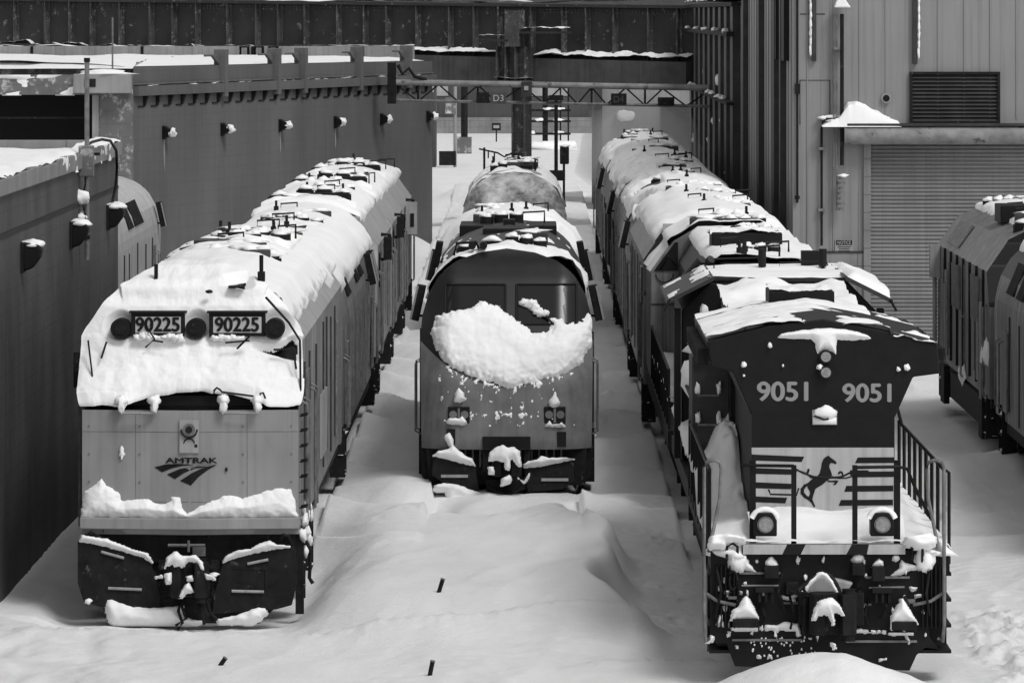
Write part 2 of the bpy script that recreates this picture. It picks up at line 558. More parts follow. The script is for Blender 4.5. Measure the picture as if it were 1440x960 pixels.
# ================================================================== BUILDINGS
# ---- low dark block building, near left
def near_left_building():
    t = thing("block_building", (-7.72, 78, 0), "low dark block building with a snowy flat roof and three domed lamps", "building")
    b = MB().box(-22, 0, -25, 22, -0.5, 5.95)
    b.build("wall", M_DWALL, t)
    MB().box(0.0, 0.02, -25, 21.9, 5.33, 5.39).build("groove_strip", M_INK, t)
    p = MB()
    y = -25.0
    k = 0
    while y < 22.1:
        L = [1.7, 2.6, 3.2, 2.2][k % 4]
        e = min(y+L, 22.12)
        p.box(-0.35, 0.07, y, e-0.02, 5.95, 6.22+0.02*math.sin(k*2.3))
        y += L
        k += 1
    p.box(-22, -0.35, 21.75, 22.1, 5.95, 6.24)
    p.build("parapet", M_COPE, t, bevel=0.02)
    MB().box(-21.9, -0.36, -25, 21.7, 5.9, 6.0).build("roof_deck", M_ROOF, t)
    S = lambda u, v: (Vector((-21.9+21.5*u, -24+45.7*v, 6.02)), Vector((0, 0, 1)))
    skin("roof_snow", S, 120, 90, lambda u, v, p: 0.06+0.16*fbm(p.x*0.16, p.y*0.75, 3)+0.05*fbm(p.x*1.5, p.y*1.5), t)
    S = lambda u, v: (Vector((-0.34+0.4*u, -24+46*v, 6.23)), Vector((0, 0, 1)))
    skin("coping_snow", S, 8, 200, lambda u, v, p: 0.045+0.06*fbm(p.x*2, p.y*0.8, 6)-0.14*max(0, u-0.6), t)
    # icy splashes on the face of the parapet
    S = lambda u, v: (Vector((0.075, 9+10.5*u, 5.93+0.32*v)), Vector((1, 0, 0)))
    skin("wall_snow", S, 90, 12, lambda u, v, p: -0.02+0.05*fbm(p.y*1.7, p.z*3, 12), t)
near_left_building()

LAMPS = [(81.0, 4.98, "snow capped bulkhead lamp on the dark block wall, nearest to the camera of the three"),
         (89.6, 4.96, "snow capped bulkhead lamp on the dark block wall, beside the foot of the mast"),
         (97.4, 4.96, "snow capped bulkhead lamp hanging under the looping cable on the dark block wall")]
for (y, z, lab) in LAMPS:
    t = thing("wall_lamp", (-7.72, y, z), lab, "wall lamp", "domed lamps on the dark near wall")
    MB().box(0, 0.05, -0.2, 0.2, -0.30, 0.16).build("back_plate", M_UNDER, t)
    h = MB()
    h.prism([(0.03, -0.28), (0.17, -0.24), (0.30, -0.06), (0.33, 0.05), (0.28, 0.13), (0.03, 0.17)], -0.17, 0.17, 'y')
    h.build("lamp_hood", M_BLACK, t, bevel=0.03)
    MB().blob((0.17, 0, 0.11), (0.19, 0.2, 0.10), y, 0.18, 10, -0.02).build("snow_cap", M_SNOW, t, smooth=True)

# mast on that building
t = thing("mast", (-7.58, 91.3, 4.4), "slender pole strapped to the dark block wall, rising above its snowy parapet", "mast")
MB().cyl((0, 0, 0), (0, 0, 3.38), 0.042, 10).build("pole", M_STEEL, t)
b = MB()
for z in (0.35, 1.1, 1.55):
    b.box(-0.16, 0.05, -0.06, 0.06, z, z+0.07)
b.build("wall_bracket", M_UNDER, t)
b = MB(); b.box(-0.05, 0.05, -0.05, 0.05, 3.38, 3.45); b.box(-0.05, 0.22, -0.02, 0.02, 1.78, 1.83)
b.build("top_fitting", M_UNDER, t)
b = MB(); b.box(-0.14, 0.12, -0.10, 0.1, 1.42, 1.95)
b.build("switch_box", M_SMEAR, t, bevel=0.02)
MB().tube([(-0.05+0.03*math.sin(k), -0.05, 1.5-0.1*k) for k in range(10)], 0.016).build("cable", M_INK, t)
b = MB(); b.blob((-0.12, -0.1, 1.05), (0.16, 0.14, 0.14), 3, 0.3); b.blob((-0.1, 0, 0.72), (0.11, 0.1, 0.09), 5, 0.3)
b.build("snow_lump", M_SNOW, t, smooth=True)
o = MB().tube([(-7.62, 91.4, 6.33), (-7.6, 92.6, 6.38), (-7.58, 94.5, 6.38), (-7.55, 96, 6.32), (-7.52, 97.0, 6.12), (-7.53, 97.3, 5.8), (-7.56, 97.35, 5.45), (-7.62, 97.4, 5.18)], 0.026, 8).build("power_cable", M_INK, smooth=True)
tag(o, "thick black cable looping from the pole over the parapet to the far wall lamp", "cable")

# ---- long grey engine house behind it, standing at an angle
P0 = Vector((-12.3, 165.5)); P1 = Vector((-3.62, 198.0))
ANG = math.atan2(P1.y-P0.y, P1.x-P0.x)
WL = (P1-P0).length
def engine_house():
    t = thing("engine_house", (P0.x, P0.y, 0), "long grey windowless engine house with a bracketed cornice and a row of small lamps", "building", None, ANG)
    # local x runs along the wall away from us, local y into the building; top falls gently towards the far end
    def zt(x):
        return 6.05+0.05*x/WL
    w = MB()
    w.v += [(0, 0, -0.5), (WL, 0, -0.5), (WL, 34, -0.5), (0, 34, -0.5), (0, 0, 6.95), (WL, 0, 6.85), (WL, 34, 6.85), (0, 34, 6.95)]
    w.f += [(0, 1, 5, 4), (1, 2, 6, 5), (2, 3, 7, 6), (4, 5, 6, 7)]
    w.build("wall", M_OWALL, t)
    MB().box(0, WL, -0.18, -0.003, 6.06, 6.36).build("cornice", M_OWALL, t)
    b = MB()
    for k in range(27):
        x = 0.9+k*1.22
        b.prism([(-0.17, 6.05), (-0.003, 6.05), (-0.003, 5.72), (-0.05, 5.72)], x, x+0.12, 'x')
        b.box(x-0.5, x, -0.03, -0.003, 5.70, 5.74)
    b.build("bracket_row", M_UNDER, t)
    b = MB().box(0, WL, -0.05, -0.003, 6.40, 6.44)
    b.build("coping_line", M_STEEL, t)
    S = lambda u, v: (Vector((WL*u, 0.3+21*v, 6.97-0.1*u)), Vector((0, 0, 1)))
    skin("roof_snow", S, 90, 60, lambda u, v, p: (0.16+0.09*fbm(p.x*0.3, p.y*0.3, 2))*min(1, v*14), t)
    S = lambda u, v: (Vector((WL*u, -0.17+0.17*v, 6.365)), Vector((0, 0, 1)))
    skin("cornice_snow", S, 150, 3, lambda u, v, p: -0.012+0.05*fbm(p.x*0.8, p.y*3, 4), t)
    # roof posts with brackets
    for k, x in enumerate((8.5, 14.2, 17.2, 23.8, 30.0)):
        q = MB().box(x, x+0.3, -0.22, 0.2, 5.9, 7.45)
        q.prism([(x-0.7, 7.25), (x, 7.25), (x, 6.95)], 0, 0.1, 'y')
        q.box(x-1.3, x+0.9, 0.05, 0.12, 7.22, 7.29)
        q.build("roof_post", M_OWALL, t, bevel=0.02)
    ca, sa = math.cos(ANG), math.sin(ANG)
    def loc(x, y):
        return ((x-P0.x)*ca+(y-P0.y)*sa, -(x-P0.x)*sa+(y-P0.y)*ca)
    q = MB().prism([loc(-42, 203), loc(-4.4, 203), loc(-4.4, 203.6), loc(-42, 203.6)], 5.5, 7.38, 'z')
    q.build("back_parapet", M_DISTL, t)
    q = MB()
    for k in range(9):
        q.prism([loc(-40+k*4.2, 202.96), loc(-39.9+k*4.2, 202.96), loc(-39.9+k*4.2, 202.995), loc(-40+k*4.2, 202.995)], 5.5, 7.37, 'z')
    q.build("parapet_joint", M_UNDER, t)
    S = lambda u, v: (Vector((*loc(-42+37.6*u, 203+0.6*v), 7.38)), Vector((0, 0, 1)))
    skin("parapet_snow", S, 200, 3, lambda u, v, p: 0.02+0.08*fbm(p.y*0.7, p.x*0.3, 9), t)
    b = MB()
    for k in range(3):
        x = -11.0+k*0.55
        b.tube([(*loc(x, 202.8), 6.9), (*loc(x, 202.7), 7.35), (*loc(x+0.3, 202.7), 7.35), (*loc(x+0.3, 202.8), 6.9)], 0.06)
    b.build("roof_vent", M_UNDER, t)
    return t
EH = engine_house()

def loading_wing():
    t = thing("loading_wing", (-12.3, 165.2, 0), "loading wing with a wide dark opening and patchy snow beside the engine house", "building")
    w = MB()
    w.box(-30, 0, 0, 0.6, 6.1, 6.72)               # fascia
    w.box(-1.05, 0, 0, 0.6, -0.5, 6.1)             # corner pier
    w.box(-30, 0, 0.6, 14, 6.1, 6.9)
    w.box(-30, -29, 0, 0.6, -0.5, 6.1)
    w.build("wall", M_SMEAR, t)
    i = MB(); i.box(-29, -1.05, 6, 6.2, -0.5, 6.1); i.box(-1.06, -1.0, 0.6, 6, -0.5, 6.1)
    i.build("dark_interior", M_INK, t)
    MB().box(-29, -1.05, 0.3, 0.4, 5.35, 5.41).build("door_rail", M_UNDER, t)
    MB().box(-1.25, -1.053, -0.05, 0.3, 3, 6.1).build("door_guide", M_PALE, t)
    S = lambda u, v: (Vector((-30+30*u, 0.0+20*v, 6.9)), Vector((0, 0, 1)))
    skin("roof_snow", S, 110, 60, lambda u, v, p: (0.2+0.14*fbm(p.x*0.35, p.y*0.3, 5))*min(1, v*12+0.05), t)
    S = lambda u, v: (Vector((-30+30*u, -0.002, 6.08+0.64*v)), Vector((0, -1, 0)))
    skin("fascia_snow", S, 200, 14, lambda u, v, p: -0.03+0.10*fbm(p.x*1.1, p.z*2.5, 8)+0.05*(v > 0.85), t)
loading_wing()
# equipment box on the corner
t = thing("roof_cabinet", (-13.2, 164.9, 6.3), "small white equipment cabinet with thin antenna on the corner of the loading wing", "cabinet")
MB().box(-0.9, 0.9, -0.25, 0.2, -0.15, 0.45).build("cabinet_body", M_PALE, t, bevel=0.03)
MB().box(-0.55, -0.2, -0.27, -0.253, 0.05, 0.3).build("control_panel", M_UNDER, t)
MB().cyl((0.3, 0, 0.45), (0.3, 0, 2.2), 0.03, 6).build("antenna", M_STEEL, t)
MB().blob((0, 0, 0.45), (0.85, 0.25, 0.12), 4, 0.4, 8, -0.02).build("snow_cap", M_SNOW, t, smooth=True)

for k, px in enumerate((230, 312, 393.5, 471, 536, 601)):
    pys = (187, 182.5, 177, 172.5, 168.5, 164.5)[k]
    # walk along the wall until its ray meets the pixel column
    q = (px-745)/FOC
    s_ = (P0.x-q*P0.y)/(q*math.sin(ANG)-math.cos(ANG))
    X, Y = P0.x+s_*math.cos(ANG), P0.y+s_*math.sin(ANG)
    z = CAM_H-(pys-20)*Y/FOC
    ordn = ["lamp box on the grey engine house wall with a long pale drip below it", "lamp box on the grey engine house wall, second from the near corner",
            "lamp box on the grey engine house wall, third from the near corner", "lamp box on the grey engine house wall, fourth from the near corner",
            "lamp box on the grey engine house wall, just before the gantry end post", "lamp box on the engine house wall by its far corner, past the gantry post"][k]
    t = thing("wall_floodlight", (X, Y, z), ordn, "wall lamp", "small floodlights along the engine house wall", ANG)
    MB().box(-0.16, 0.16, -0.05, -0.002, -0.2, 0.22).build("back_plate", M_INK, t)
    b = MB(); b.prism([(-0.05, 0.2), (-0.28, 0.1), (-0.28, -0.06), (-0.05, -0.18)], -0.15, 0.15, 'x')
    b.build("lamp_box", M_BLACK, t, bevel=0.02)
    b = MB(); b.blob((0.05, -0.27, 0.0), (0.18, 0.13, 0.15), k, 0.4)
    b.build("snow_lump", M_SNOW, t, smooth=True)
    if k in (0, 2, 3):
        MB().prism([(-0.02, -0.2), (0.1, -0.2), (0.08, -0.9-0.3*(k == 0)), (0.02, -0.85)], -0.012, -0.002, 'y').build("ice_drip", M_DISTL, t)

# ---- grey metal shop on the right
CX, CY = 6.64, 134.6
def metal_shop():
    t = thing("metal_shop", (CX, CY, 0), "tall grey metal clad workshop with a big roller door and louvre", "building")
    s = 55.72
    Lx = lambda px: (px-745)/s-CX
    Lz = lambda py: CAM_H-(py-20)/s
    dl, dr = Lx(1221), Lx(1221)+4.55
    dz = Lz(203)
    w = MB()
    w.box(0, dl, 0, 0.3, -0.5, 14); w.box(dr, 26, 0, 0.3, -0.5, 14); w.box(dl, dr, 0, 0.3, dz+0.4, 14)
    w.box(0, 26, 0.3, 31.5, 13, 14)
    w.build("wall", M_CLAD, t)
    MB().box(0, 0.28, 0.31, 31.4, -0.5, 14).build("side_wall", M_CLADD, t)
    # cladding seams on the front
    b = MB()
    k = 0
    x = 0.35
    while x < 12:
        if not (dl-0.02 < x < dr+0.02):
            b.box(x, x+0.025, -0.022, -0.002, Lz(352) if x < dl else 0, 14)
        else:
            b.box(x, x+0.025, -0.022, -0.002, dz+0.65, 14)
        x += 0.66
    b.build("panel_seam", M_CLAD, t)
    # ribs on the side wall
    b = MB(); c = MB()
    for y, w_ in ((3.4, 0.7), (7.0, 1.1), (16.4, 1.2), (27.4, 1.5)):
        b.box(-0.16, -0.002, y, y+w_, -0.4, 14)
        c.box(-0.13, -0.002, y+w_+0.02, y+w_+0.5, -0.4, 14)
    for k in range(20):
        c.box(-0.03, -0.002, 0.5+1.6*k, 0.53+1.6*k, -0.4, 14)
    b.build("side_rib", M_DARKM, t); c.build("side_rib", M_CLAD, t)
    b = MB(); b.box(-0.14, -0.002, 1.9, 3.6, 7.4, 14); b.box(-0.14, -0.002, 6.5, 7.4, 7.4, 14)
    b.build("dark_shutter", M_INK, t)
    S = lambda u, v: (Vector((-0.11, 0.6+30*u, 7.6*v)), Vector((-1, 0, 0)))
    skin("side_frost", S, 120, 60, lambda u, v, p: -0.07+0.1*fbm(p.y*1.3, p.z*0.8, 2)-0.05*v, t)
    # roller door in real slats
    prof = []
    z = -0.4
    while z < dz+0.3:
        prof += [(0.16, z), (0.115, z+0.035), (0.115, z+0.065), (0.16, z+0.10)]
        z += 0.10
    prof += [(0.28, z), (0.28, -0.4)]
    d = MB().prism(prof, dl+0.02, dr-0.02, 'x')
    d.build("roller_door", M_DOOR, t)
    b = MB(); b.box(dl-0.12, dl+0.06, -0.10, 0.1, -0.4, dz+0.25); b.box(dr-0.06, dr+0.12, -0.1, 0.1, -0.4, dz+0.25)
    b.build("door_frame", M_COPE, t)
    dd = MB()
    zc = Lz(190)
    dd.cyl((Lx(1186), -0.32, zc), (dr+0.6, -0.32, zc), 0.235, 28)
    dd.build("door_housing", M_FROST, t, smooth=False)
    b = MB(); b.box(Lx(1190), dr+0.7, -0.5, -0.003, zc+0.24, zc+0.30)
    b.build("canopy", M_DARKM, t)
    # louvre
    x0, x1, z0, z1 = Lx(1283), Lx(1402), Lz(170), Lz(105)
    b = MB(); b.box(x0-0.07, x0, -0.12, -0.002, z0-0.07, z1+0.07); b.box(x1, x1+0.07, -0.12, -0.002, z0-0.07, z1+0.07)
    b.box(x0, x1, -0.12, -0.002, z1, z1+0.07); b.box(x0, x1, -0.12, -0.002, z0-0.07, z0); b.box(x0, x1, -0.008, -0.003, z0, z1)
    lv = b.build("louvre", M_UNDER, t)
    b = MB()
    for k in range(12):
        zz = z0+(z1-z0)*k/12
        b.prism([(-0.10, zz), (-0.09, zz+0.012), (-0.02, zz+0.085), (-0.03, zz+0.075)], x0, x1, 'x')
    b.build("blade_stack", M_DARKM, lv)
    # dark downspouts
    for px, py in ((1144, 86), (1286, 90)):
        q = MB(); q.box(Lx(px)-0.045, Lx(px)+0.065, -0.13, -0.003, Lz(py), 13.9)
        q.build("downspout", M_DARKM, t)
        e = MB()
        for j in range(7):
            e.blob((Lx(px)+(0.1 if px > 1200 else -0.08), -0.1, Lz(py)+0.25+j*0.22), (0.035, 0.05, 0.16), j, 0.4, 6)
        e.build("ice_crust", M_SNOW, t, smooth=True)
    b = MB(); b.box(0.6, dl-0.12, -0.05, -0.003, Lz(356), Lz(353)); b.build("base_flashing", M_DARKM, t)
    b = MB(); b.box(0.6, dl-0.12, -0.03, -0.003, -0.4, Lz(356)); b.build("base_panel", M_COPE, t)
    # ---- thin outlines of blanked hatches
    b = MB()
    for (a, c, d_, e) in ((1125, 113, 1167, 175), (1125, 20, 1160, 20)):
        b.tube([(Lx(a), -0.008, Lz(e)), (Lx(a), -0.008, Lz(c)), (Lx(d_), -0.008, Lz(c)), (Lx(d_), -0.008, Lz(e))], 0.012, 4)
    b.build("hatch_outline", M_DARKM, t)
    return t, Lx, Lz
MS, sLx, sLz = metal_shop()
gx = lambda px: sLx(px)+CX
# things hung on that wall
t = thing("round_lamp", (gx(1246), CY, sLz(138)), "small round lamp on the grey cladding beside the louvre", "wall lamp")
MB().cyl((0, 0, 0), (0, -0.10, 0), 0.125, 20).build("lamp_ring", M_PALE, t)
MB().cyl((0, -0.08, 0), (0, -0.125, -0.01), 0.085, 16).build("lens", M_INK, t)
t = thing("conduit_mast", (gx(1183), CY-0.30, 0), "vertical conduit with snow capped head and strung insulators on the workshop wall", "conduit")
b = MB(); b.cyl((0, 0, sLz(232)), (0, 0, sLz(20)), 0.05, 10); b.build("main_pipe", M_UNDER, t)
b = MB(); b.cyl((-0.13, 0.05, sLz(295)), (-0.13, 0.05, sLz(20)), 0.022, 8); b.cyl((-0.2, 0.08, sLz(240)), (-0.2, 0.08, sLz(20)), 0.016, 8)
b.box(-0.24, 0.1, -0.02, 0.295, sLz(170), sLz(167)); b.box(-0.2, 0.08, -0.02, 0.295, sLz(70), sLz(67)); b.build("side_pipe", M_STEEL, t)
b = MB()
for k in range(7):
    z = sLz(295)+k*0.13
    b.cyl((-0.02, 0, z), (-0.02, 0, z+0.07), 0.10 if k % 2 else 0.065, 12)
b.build("insulator_string", M_STEEL, t)
b = MB(); b.prism([(-0.2, sLz(11)), (0.22, sLz(11)), (0.12, sLz(3)), (0.05, sLz(-3)), (-0.08, sLz(-3)), (-0.15, sLz(3))], -0.15, 0.15, 'y'); b.build("head_cap", M_SNOW, t, bevel=0.03)
b = MB(); b.blob((-0.07, 0, sLz(170)), (0.30, 0.12, 0.07), 2, 0.3, 8); b.blob((0.02, 0, sLz(247)), (0.13, 0.1, 0.06), 2, 0.3, 8); b.build("snow_lump", M_SNOW, t, smooth=True)
t = thing("bent_pipe", (gx(1155), CY-0.12, 0), "thin dark pipe with a curved snowy top at the end of the roller door housing", "pipe")
b = MB(); zt = sLz(166); b.tube([(0, 0, sLz(345)), (0, 0, zt-0.25), (0.03, 0, zt-0.1), (0.12, 0, zt-0.02), (0.25, 0, zt), (0.5, 0, zt)], 0.032, 8); b.build("pipe_run", M_UNDER, t, smooth=True)
b = MB(); b.box(-0.09, 0.09, -0.04, 0.118, sLz(211), sLz(207)); b.box(-0.09, 0.09, -0.04, 0.118, sLz(297), sLz(293)); b.build("pipe_clip", M_STEEL, t)
b = MB(); b.blob((0.02, 0, zt), (0.12, 0.1, 0.06), 2, 0.3, 8); b.blob((0.3, 0, zt+0.03), (0.25, 0.1, 0.05), 7, 0.3, 8); b.build("snow_lump", M_SNOW, t, smooth=True)
b = MB(); b.cyl((gx(1121), CY-0.08, sLz(285)), (gx(1121), CY-0.08, 13.9), 0.03, 8); b.box(gx(1121)-0.06, gx(1121)+0.06, CY-0.14, CY-0.003, sLz(132), sLz(118)); b.cyl((gx(1121), CY-0.08, sLz(280)), (gx(1121), CY-0.08, sLz(275)), 0.06, 8)
tag(b.build("corner_pipe", M_UNDER), "thin vertical pipe running down the near corner of the workshop", "pipe")
# snow heap on the canopy
S = lambda u, v: (Vector((gx(1155)+(gx(1266)-gx(1155))*u, CY-0.5+0.49*v, sLz(177))), Vector((0, 0, 1)))
def heap(u, v, p):
    prof = [(0, 0.02), (0.12, 0.16), (0.2, 0.22), (0.33, 0.62), (0.42, 0.64), (0.55, 0.58), (0.68, 0.40), (0.8, 0.30), (0.95, 0.12), (1, 0.0)]
    for a, b_ in zip(prof, prof[1:]):
        if a[0] <= u <= b_[0]:
            h = a[1]+(b_[1]-a[1])*(u-a[0])/(b_[0]-a[0])
    return (h+0.07*fbm(p.x*2.5, p.y*2.5, 3))*min(1, 6*v)*0.95-0.02
o = skin("snow_heap", S, 80, 14, heap)
tag(o, "heap of snow on top of the roller door housing", "snow heap")
t = thing("notice_sign", (gx(1187), CY-0.03, sLz(346)), "small notice sign on the cladding beside the roller door", "sign")
MB().box(-0.23, 0.23, 0, 0.02, -0.17, 0.17).build("sign_board", M_PALE, t)
MB().box(-0.2, 0.2, -0.006, -0.002, 0.03, 0.15).build("sign_header", M_UNDER, t)
text("sign_text", "NOTICE", 0.33, 0.08, (0, -0.010, 0.09), M_PLATE, t)
b = MB()
for k, w_ in enumerate((0.32, 0.26, 0.3)):
    b.box(-w_/2, w_/2, -0.005, -0.002, -0.03-0.05*k, -0.012-0.05*k)
b.build("small_print", M_UNDER, t)

# ---- lower shed continuing the workshop
def lower_shed():
    t = thing("ribbed_shed", (CX, 166.5, 0), "lower ribbed shed with snowy roof edge beyond the tall workshop", "building")
    MB().box(0.0, 24, 0, 50, -0.5, 8.85).build("wall", M_CLADD, t)
    b = MB()
    for k in range(9):
        y = 1.5+k*5.4
        b.box(-0.25, -0.002, y, y+2.2, -0.4, 8.84)
    b.build("wall_rib", M_DARKM, t)
    b = MB()
    for k in range(9):
        y = 3.9+k*5.4
        b.box(-0.10, -0.002, y, y+0.5, -0.4, 8.6)
    b.build("pale_rib", M_CLAD, t)
    b = MB(); b.box(-0.5, -0.26, 0, 50, 7.9, 8.05); b.box(-0.5, -0.26, 0, 50, 5.75, 5.85)
    b.build("pipe_rack", M_UNDER, t)
    b = MB(); b.box(-0.35, 24, 0, 50, 8.85, 8.98); b.build("roof_edge", M_UNDER, t)
    S = lambda u, v: (Vector((-0.36+6*u, 0.05+49.8*v, 8.98)), Vector((0, 0, 1)))
    skin("roof_snow", S, 16, 60, lambda u, v, p: 0.14+0.1*fbm(p.x, p.y*0.4, 3), t)
    b = MB()
    for k in range(14):
        b.blob((-0.4, 3+k*3.4+random.random(), 8.05 if k % 3 == 0 else 5.86), (0.12, 0.5, 0.09), k, 0.5, 6)
    for k in range(10):
        b.blob((-0.1, 4+k*4.5, 2.5+random.random()*4), (0.14, 0.3, 0.2), k+30, 0.5, 6)
    b.build("snow_clump", M_SNOW, t, smooth=True)
lower_shed()

# ---- plate girder bridge across the back
def bridge():
    t = thing("girder_bridge", (6.6, 211, 0), "dark riveted plate girder railway bridge crossing the background", "bridge")
    A = Vector((6.6, 211)); B = Vector((-40, 236))
    d = (B-A); Lg = d.length; d.normalize()
    t.rotation_euler = (0, 0, math.atan2(d.y, d.x))     # local x runs to the left and away; local -y faces... the far side
    # local +y points to the camera side
    def top(x): return 8.82+x/Lg*0.55
    def bot(x): return 6.72+x/Lg*1.05
    sgn = 1
    w = MB()
    def slab(x0, x1, y0, y1, zf0, zf1, m):
        i = len(m.v)
        for (x, y, z) in ((x0, y0, zf0(x0)), (x1, y0, zf0(x1)), (x1, y1, zf0(x1)), (x0, y1, zf0(x0)), (x0, y0, zf1(x0)), (x1, y0, zf1(x1)), (x1, y1, zf1(x1)), (x0, y1, zf1(x0))):
            m.v.append((x, y, z))
        m.f += [(i, i+3, i+2, i+1), (i+4, i+5, i+6, i+7), (i, i+1, i+5, i+4), (i+1, i+2, i+6, i+5), (i+2, i+3, i+7, i+6), (i+3, i, i+4, i+7)]
    slab(0, Lg, -0.05, 0.05, bot, top, w)
    w.build("web_plate", M_GIRD, t)
    fl = MB()
    slab(0, Lg, -0.35, 0.35, lambda x: top(x), lambda x: top(x)+0.12, fl)
    slab(0, Lg, -0.35, 0.35, lambda x: bot(x)-0.1, lambda x: bot(x), fl)
    fl.build("flange", M_GIRD, t)
    st = MB()
    x = 0.7
    k = 0
    while x < Lg-0.5:
        slab(x, x+0.05, 0.052, 0.3, lambda a: bot(a)+0.003, lambda a: top(a)-0.003, st)
        slab(x-0.09, x+0.14, 0.052, 0.07, lambda a: bot(a)+0.003, lambda a: top(a)-0.003, st)
        x += 1.3+0.25*math.sin(k*1.7)
        k += 1
    st.build("stiffener", M_GIRDL, t)
    rv = MB()
    x = 0.4
    while x < Lg:
        slab(x, x+0.05, 0.052, 0.075, lambda a: top(a)-0.14, lambda a: top(a)-0.09, rv)
        slab(x, x+0.05, 0.052, 0.075, lambda a: top(a)-0.24, lambda a: top(a)-0.19, rv)
        x += 0.16
    rv.build("rivet_row", M_GIRDL, t)
    sl = MB()
    slab(0, 14.2, 0.36, 0.95, lambda a: bot(a)-1.0, lambda a: bot(a)-0.02, sl)
    slab(0, 14.2, -1.6, 0.3, lambda a: bot(a)-1.0, lambda a: bot(a)-0.11, sl)
    sl.build("sill_beam", M_SILL, t)
    S = lambda u, v: (Vector((13.9*u, 0.08+0.82*v, bot(13.9*u)+0.0)), Vector((0, 0, 1)))
    skin("ledge_snow", S, 160, 8, lambda u, v, p: (0.24+0.14*fbm(p.x*1.1, p.y*2, 3))*(1.15-0.4*v)-0.30*math.exp(-((p.x-7.45)/0.5)**2), t)
    S = lambda u, v: (Vector((14+(Lg-14)*u, 0.06+0.3*v, bot(14+(Lg-14)*u)+0.0)), Vector((0, 0, 1)))
    skin("ledge_snow", S, 260, 5, lambda u, v, p: 0.06+0.22*fbm(p.x*0.8, 0.1, 7), t)
    S = lambda u, v: (Vector((Lg*u, -0.35+0.7*v, top(Lg*u)+0.12)), Vector((0, 0, 1)))
    skin("top_snow", S, 300, 5, lambda u, v, p: 0.05+0.10*fbm(p.x*0.4, p.y, 2)+0.22*max(0, 1-p.x/9), t)
    # bracketed bearing cage over the pier
    DX = 0.88
    c = MB()
    for x in (6.05+DX, 6.5+DX, 6.95+DX, 7.35+DX):
        c.box(x, x+0.06, 0.98, 1.4, 5.95, 7.3)
        c.box(x, x+0.06, 0.98, 1.02, 7.3, 8.5)
    c.box(5.9+DX, 7.5+DX, 0.98, 1.45, 5.85, 5.95)
    c.box(5.9+DX, 7.5+DX, 1.0, 1.1, 6.05, 7.25)
    c.box(6.3+DX, 6.95+DX, 1.0, 1.5, 7.3, 8.75)
    c.build("bearing_cage", M_GIRDL, t)
    c = MB(); c.box(4.2+DX, 6.25+DX, 0.98, 1.5, 7.82, 7.9); c.box(6.8+DX, 8.1+DX, 0.98, 1.5, 7.5, 7.58); c.build("walkway_bracket", M_GIRD, t)
    S = lambda u, v: (Vector((4.2+DX+2.05*u, 0.98+0.5*v, 7.9)), Vector((0, 0, 1)))
    skin("bracket_snow", S, 30, 6, lambda u, v, p: 0.16+0.06*fbm(p.x*2, p.y*2), t)
    S = lambda u, v: (Vector((6.7+DX+1.45*u, 0.98+0.5*v, 7.58)), Vector((0, 0, 1)))
    skin("bracket_snow", S, 26, 6, lambda u, v, p: 0.18+0.06*fbm(p.x*2, p.y*2), t)
    S = lambda u, v: (Vector((5.9+DX+1.6*u, 0.98+0.45*v, 5.95)), Vector((0, 0, 1)))
    skin("bracket_snow", S, 26, 6, lambda u, v, p: 0.12+0.08*fbm(p.x*2, p.y*2), t)
    # pier
    p = MB()
    p.box(6.30+DX, 6.92+DX, 0.42, 0.92, -0.5, 5.7)
    p.build("pier_column", M_GIRD, t)
    p = MB()
    for xx in (6.31+DX, 6.85+DX):
        p.box(xx, xx+0.06, 0.922, 1.0, -0.5, 5.7)
    z = 0.1
    while z < 5.6:
        for xx in (6.42+DX, 6.74+DX):
            p.box(xx, xx+0.05, 0.922, 0.95, z, z+0.05)
        z += 0.14
    p.build("pier_rivets", M_GIRDL, t)
    return t
bridge()

# ---- distant yard buildings
t = thing("yard_building", (-8, 385, 0), "long dark building with a pale base at the far end of the yard", "building")
MB().box(-30, 40, 0, 12, 1.15, 12).build("wall", M_DIST, t)
MB().box(-30, 40, -0.25, 11.9, -0.5, 1.149).build("base_course", M_COPE, t)
for x in (0.6, 7.4, 9.3):
    MB().box(x, x+1.5, -0.06, -0.003, 2.7, 5.0).build("window_panel", M_DISTL, t)
t = thing("side_hut", (-7.5, 300, 0), "dark hut with a doorway notice just past the engine house corner", "hut")
MB().box(-4.5, 2.2, 0, 4, -0.3, 6.2).build("wall", M_DIST, t)
MB().box(0.6, 1.95, -0.07, -0.003, 0, 3.6).build("door", M_UNDER, t)
MB().box(1.05, 1.35, -0.12, -0.072, 1.5, 2.15).build("door_notice", M_DISTL, t)
MB().box(0.5, 2.1, -0.05, -0.003, 4.2, 5.9).build("window_panel", M_DISTL, t)

# ---- train shed end with snow covered floodlight, behind the right hand train
t = thing("shed_end", (4.2, 236, 0), "grey shed end wall with a snow plastered floodlight, under the bridge", "building")
MB().box(-1.0, 6, 0, 10, -0.3, 6.2).build("wall", M_PALE, t)
b = MB(); b.box(-1.35, -1.0, -0.4, 9, -0.3, 6.1); b.box(1.6, 3.0, -0.06, -0.003, 0, 4.6); b.build("dark_doorway", M_DIST, t)
t = thing("shed_floodlight", (4.22, 235.8, 4.02), "round floodlight plastered white with snow on the shed end wall", "floodlight")
MB().cyl((0, 0.2, 0), (0, -0.1, 0), 0.42, 20).build("lamp_drum", M_STEEL, t)
MB().blob((0, -0.12, 0.05), (0.40, 0.07, 0.27), 3, 0.25).build("snow_cover", M_SNOW, t, smooth=True)

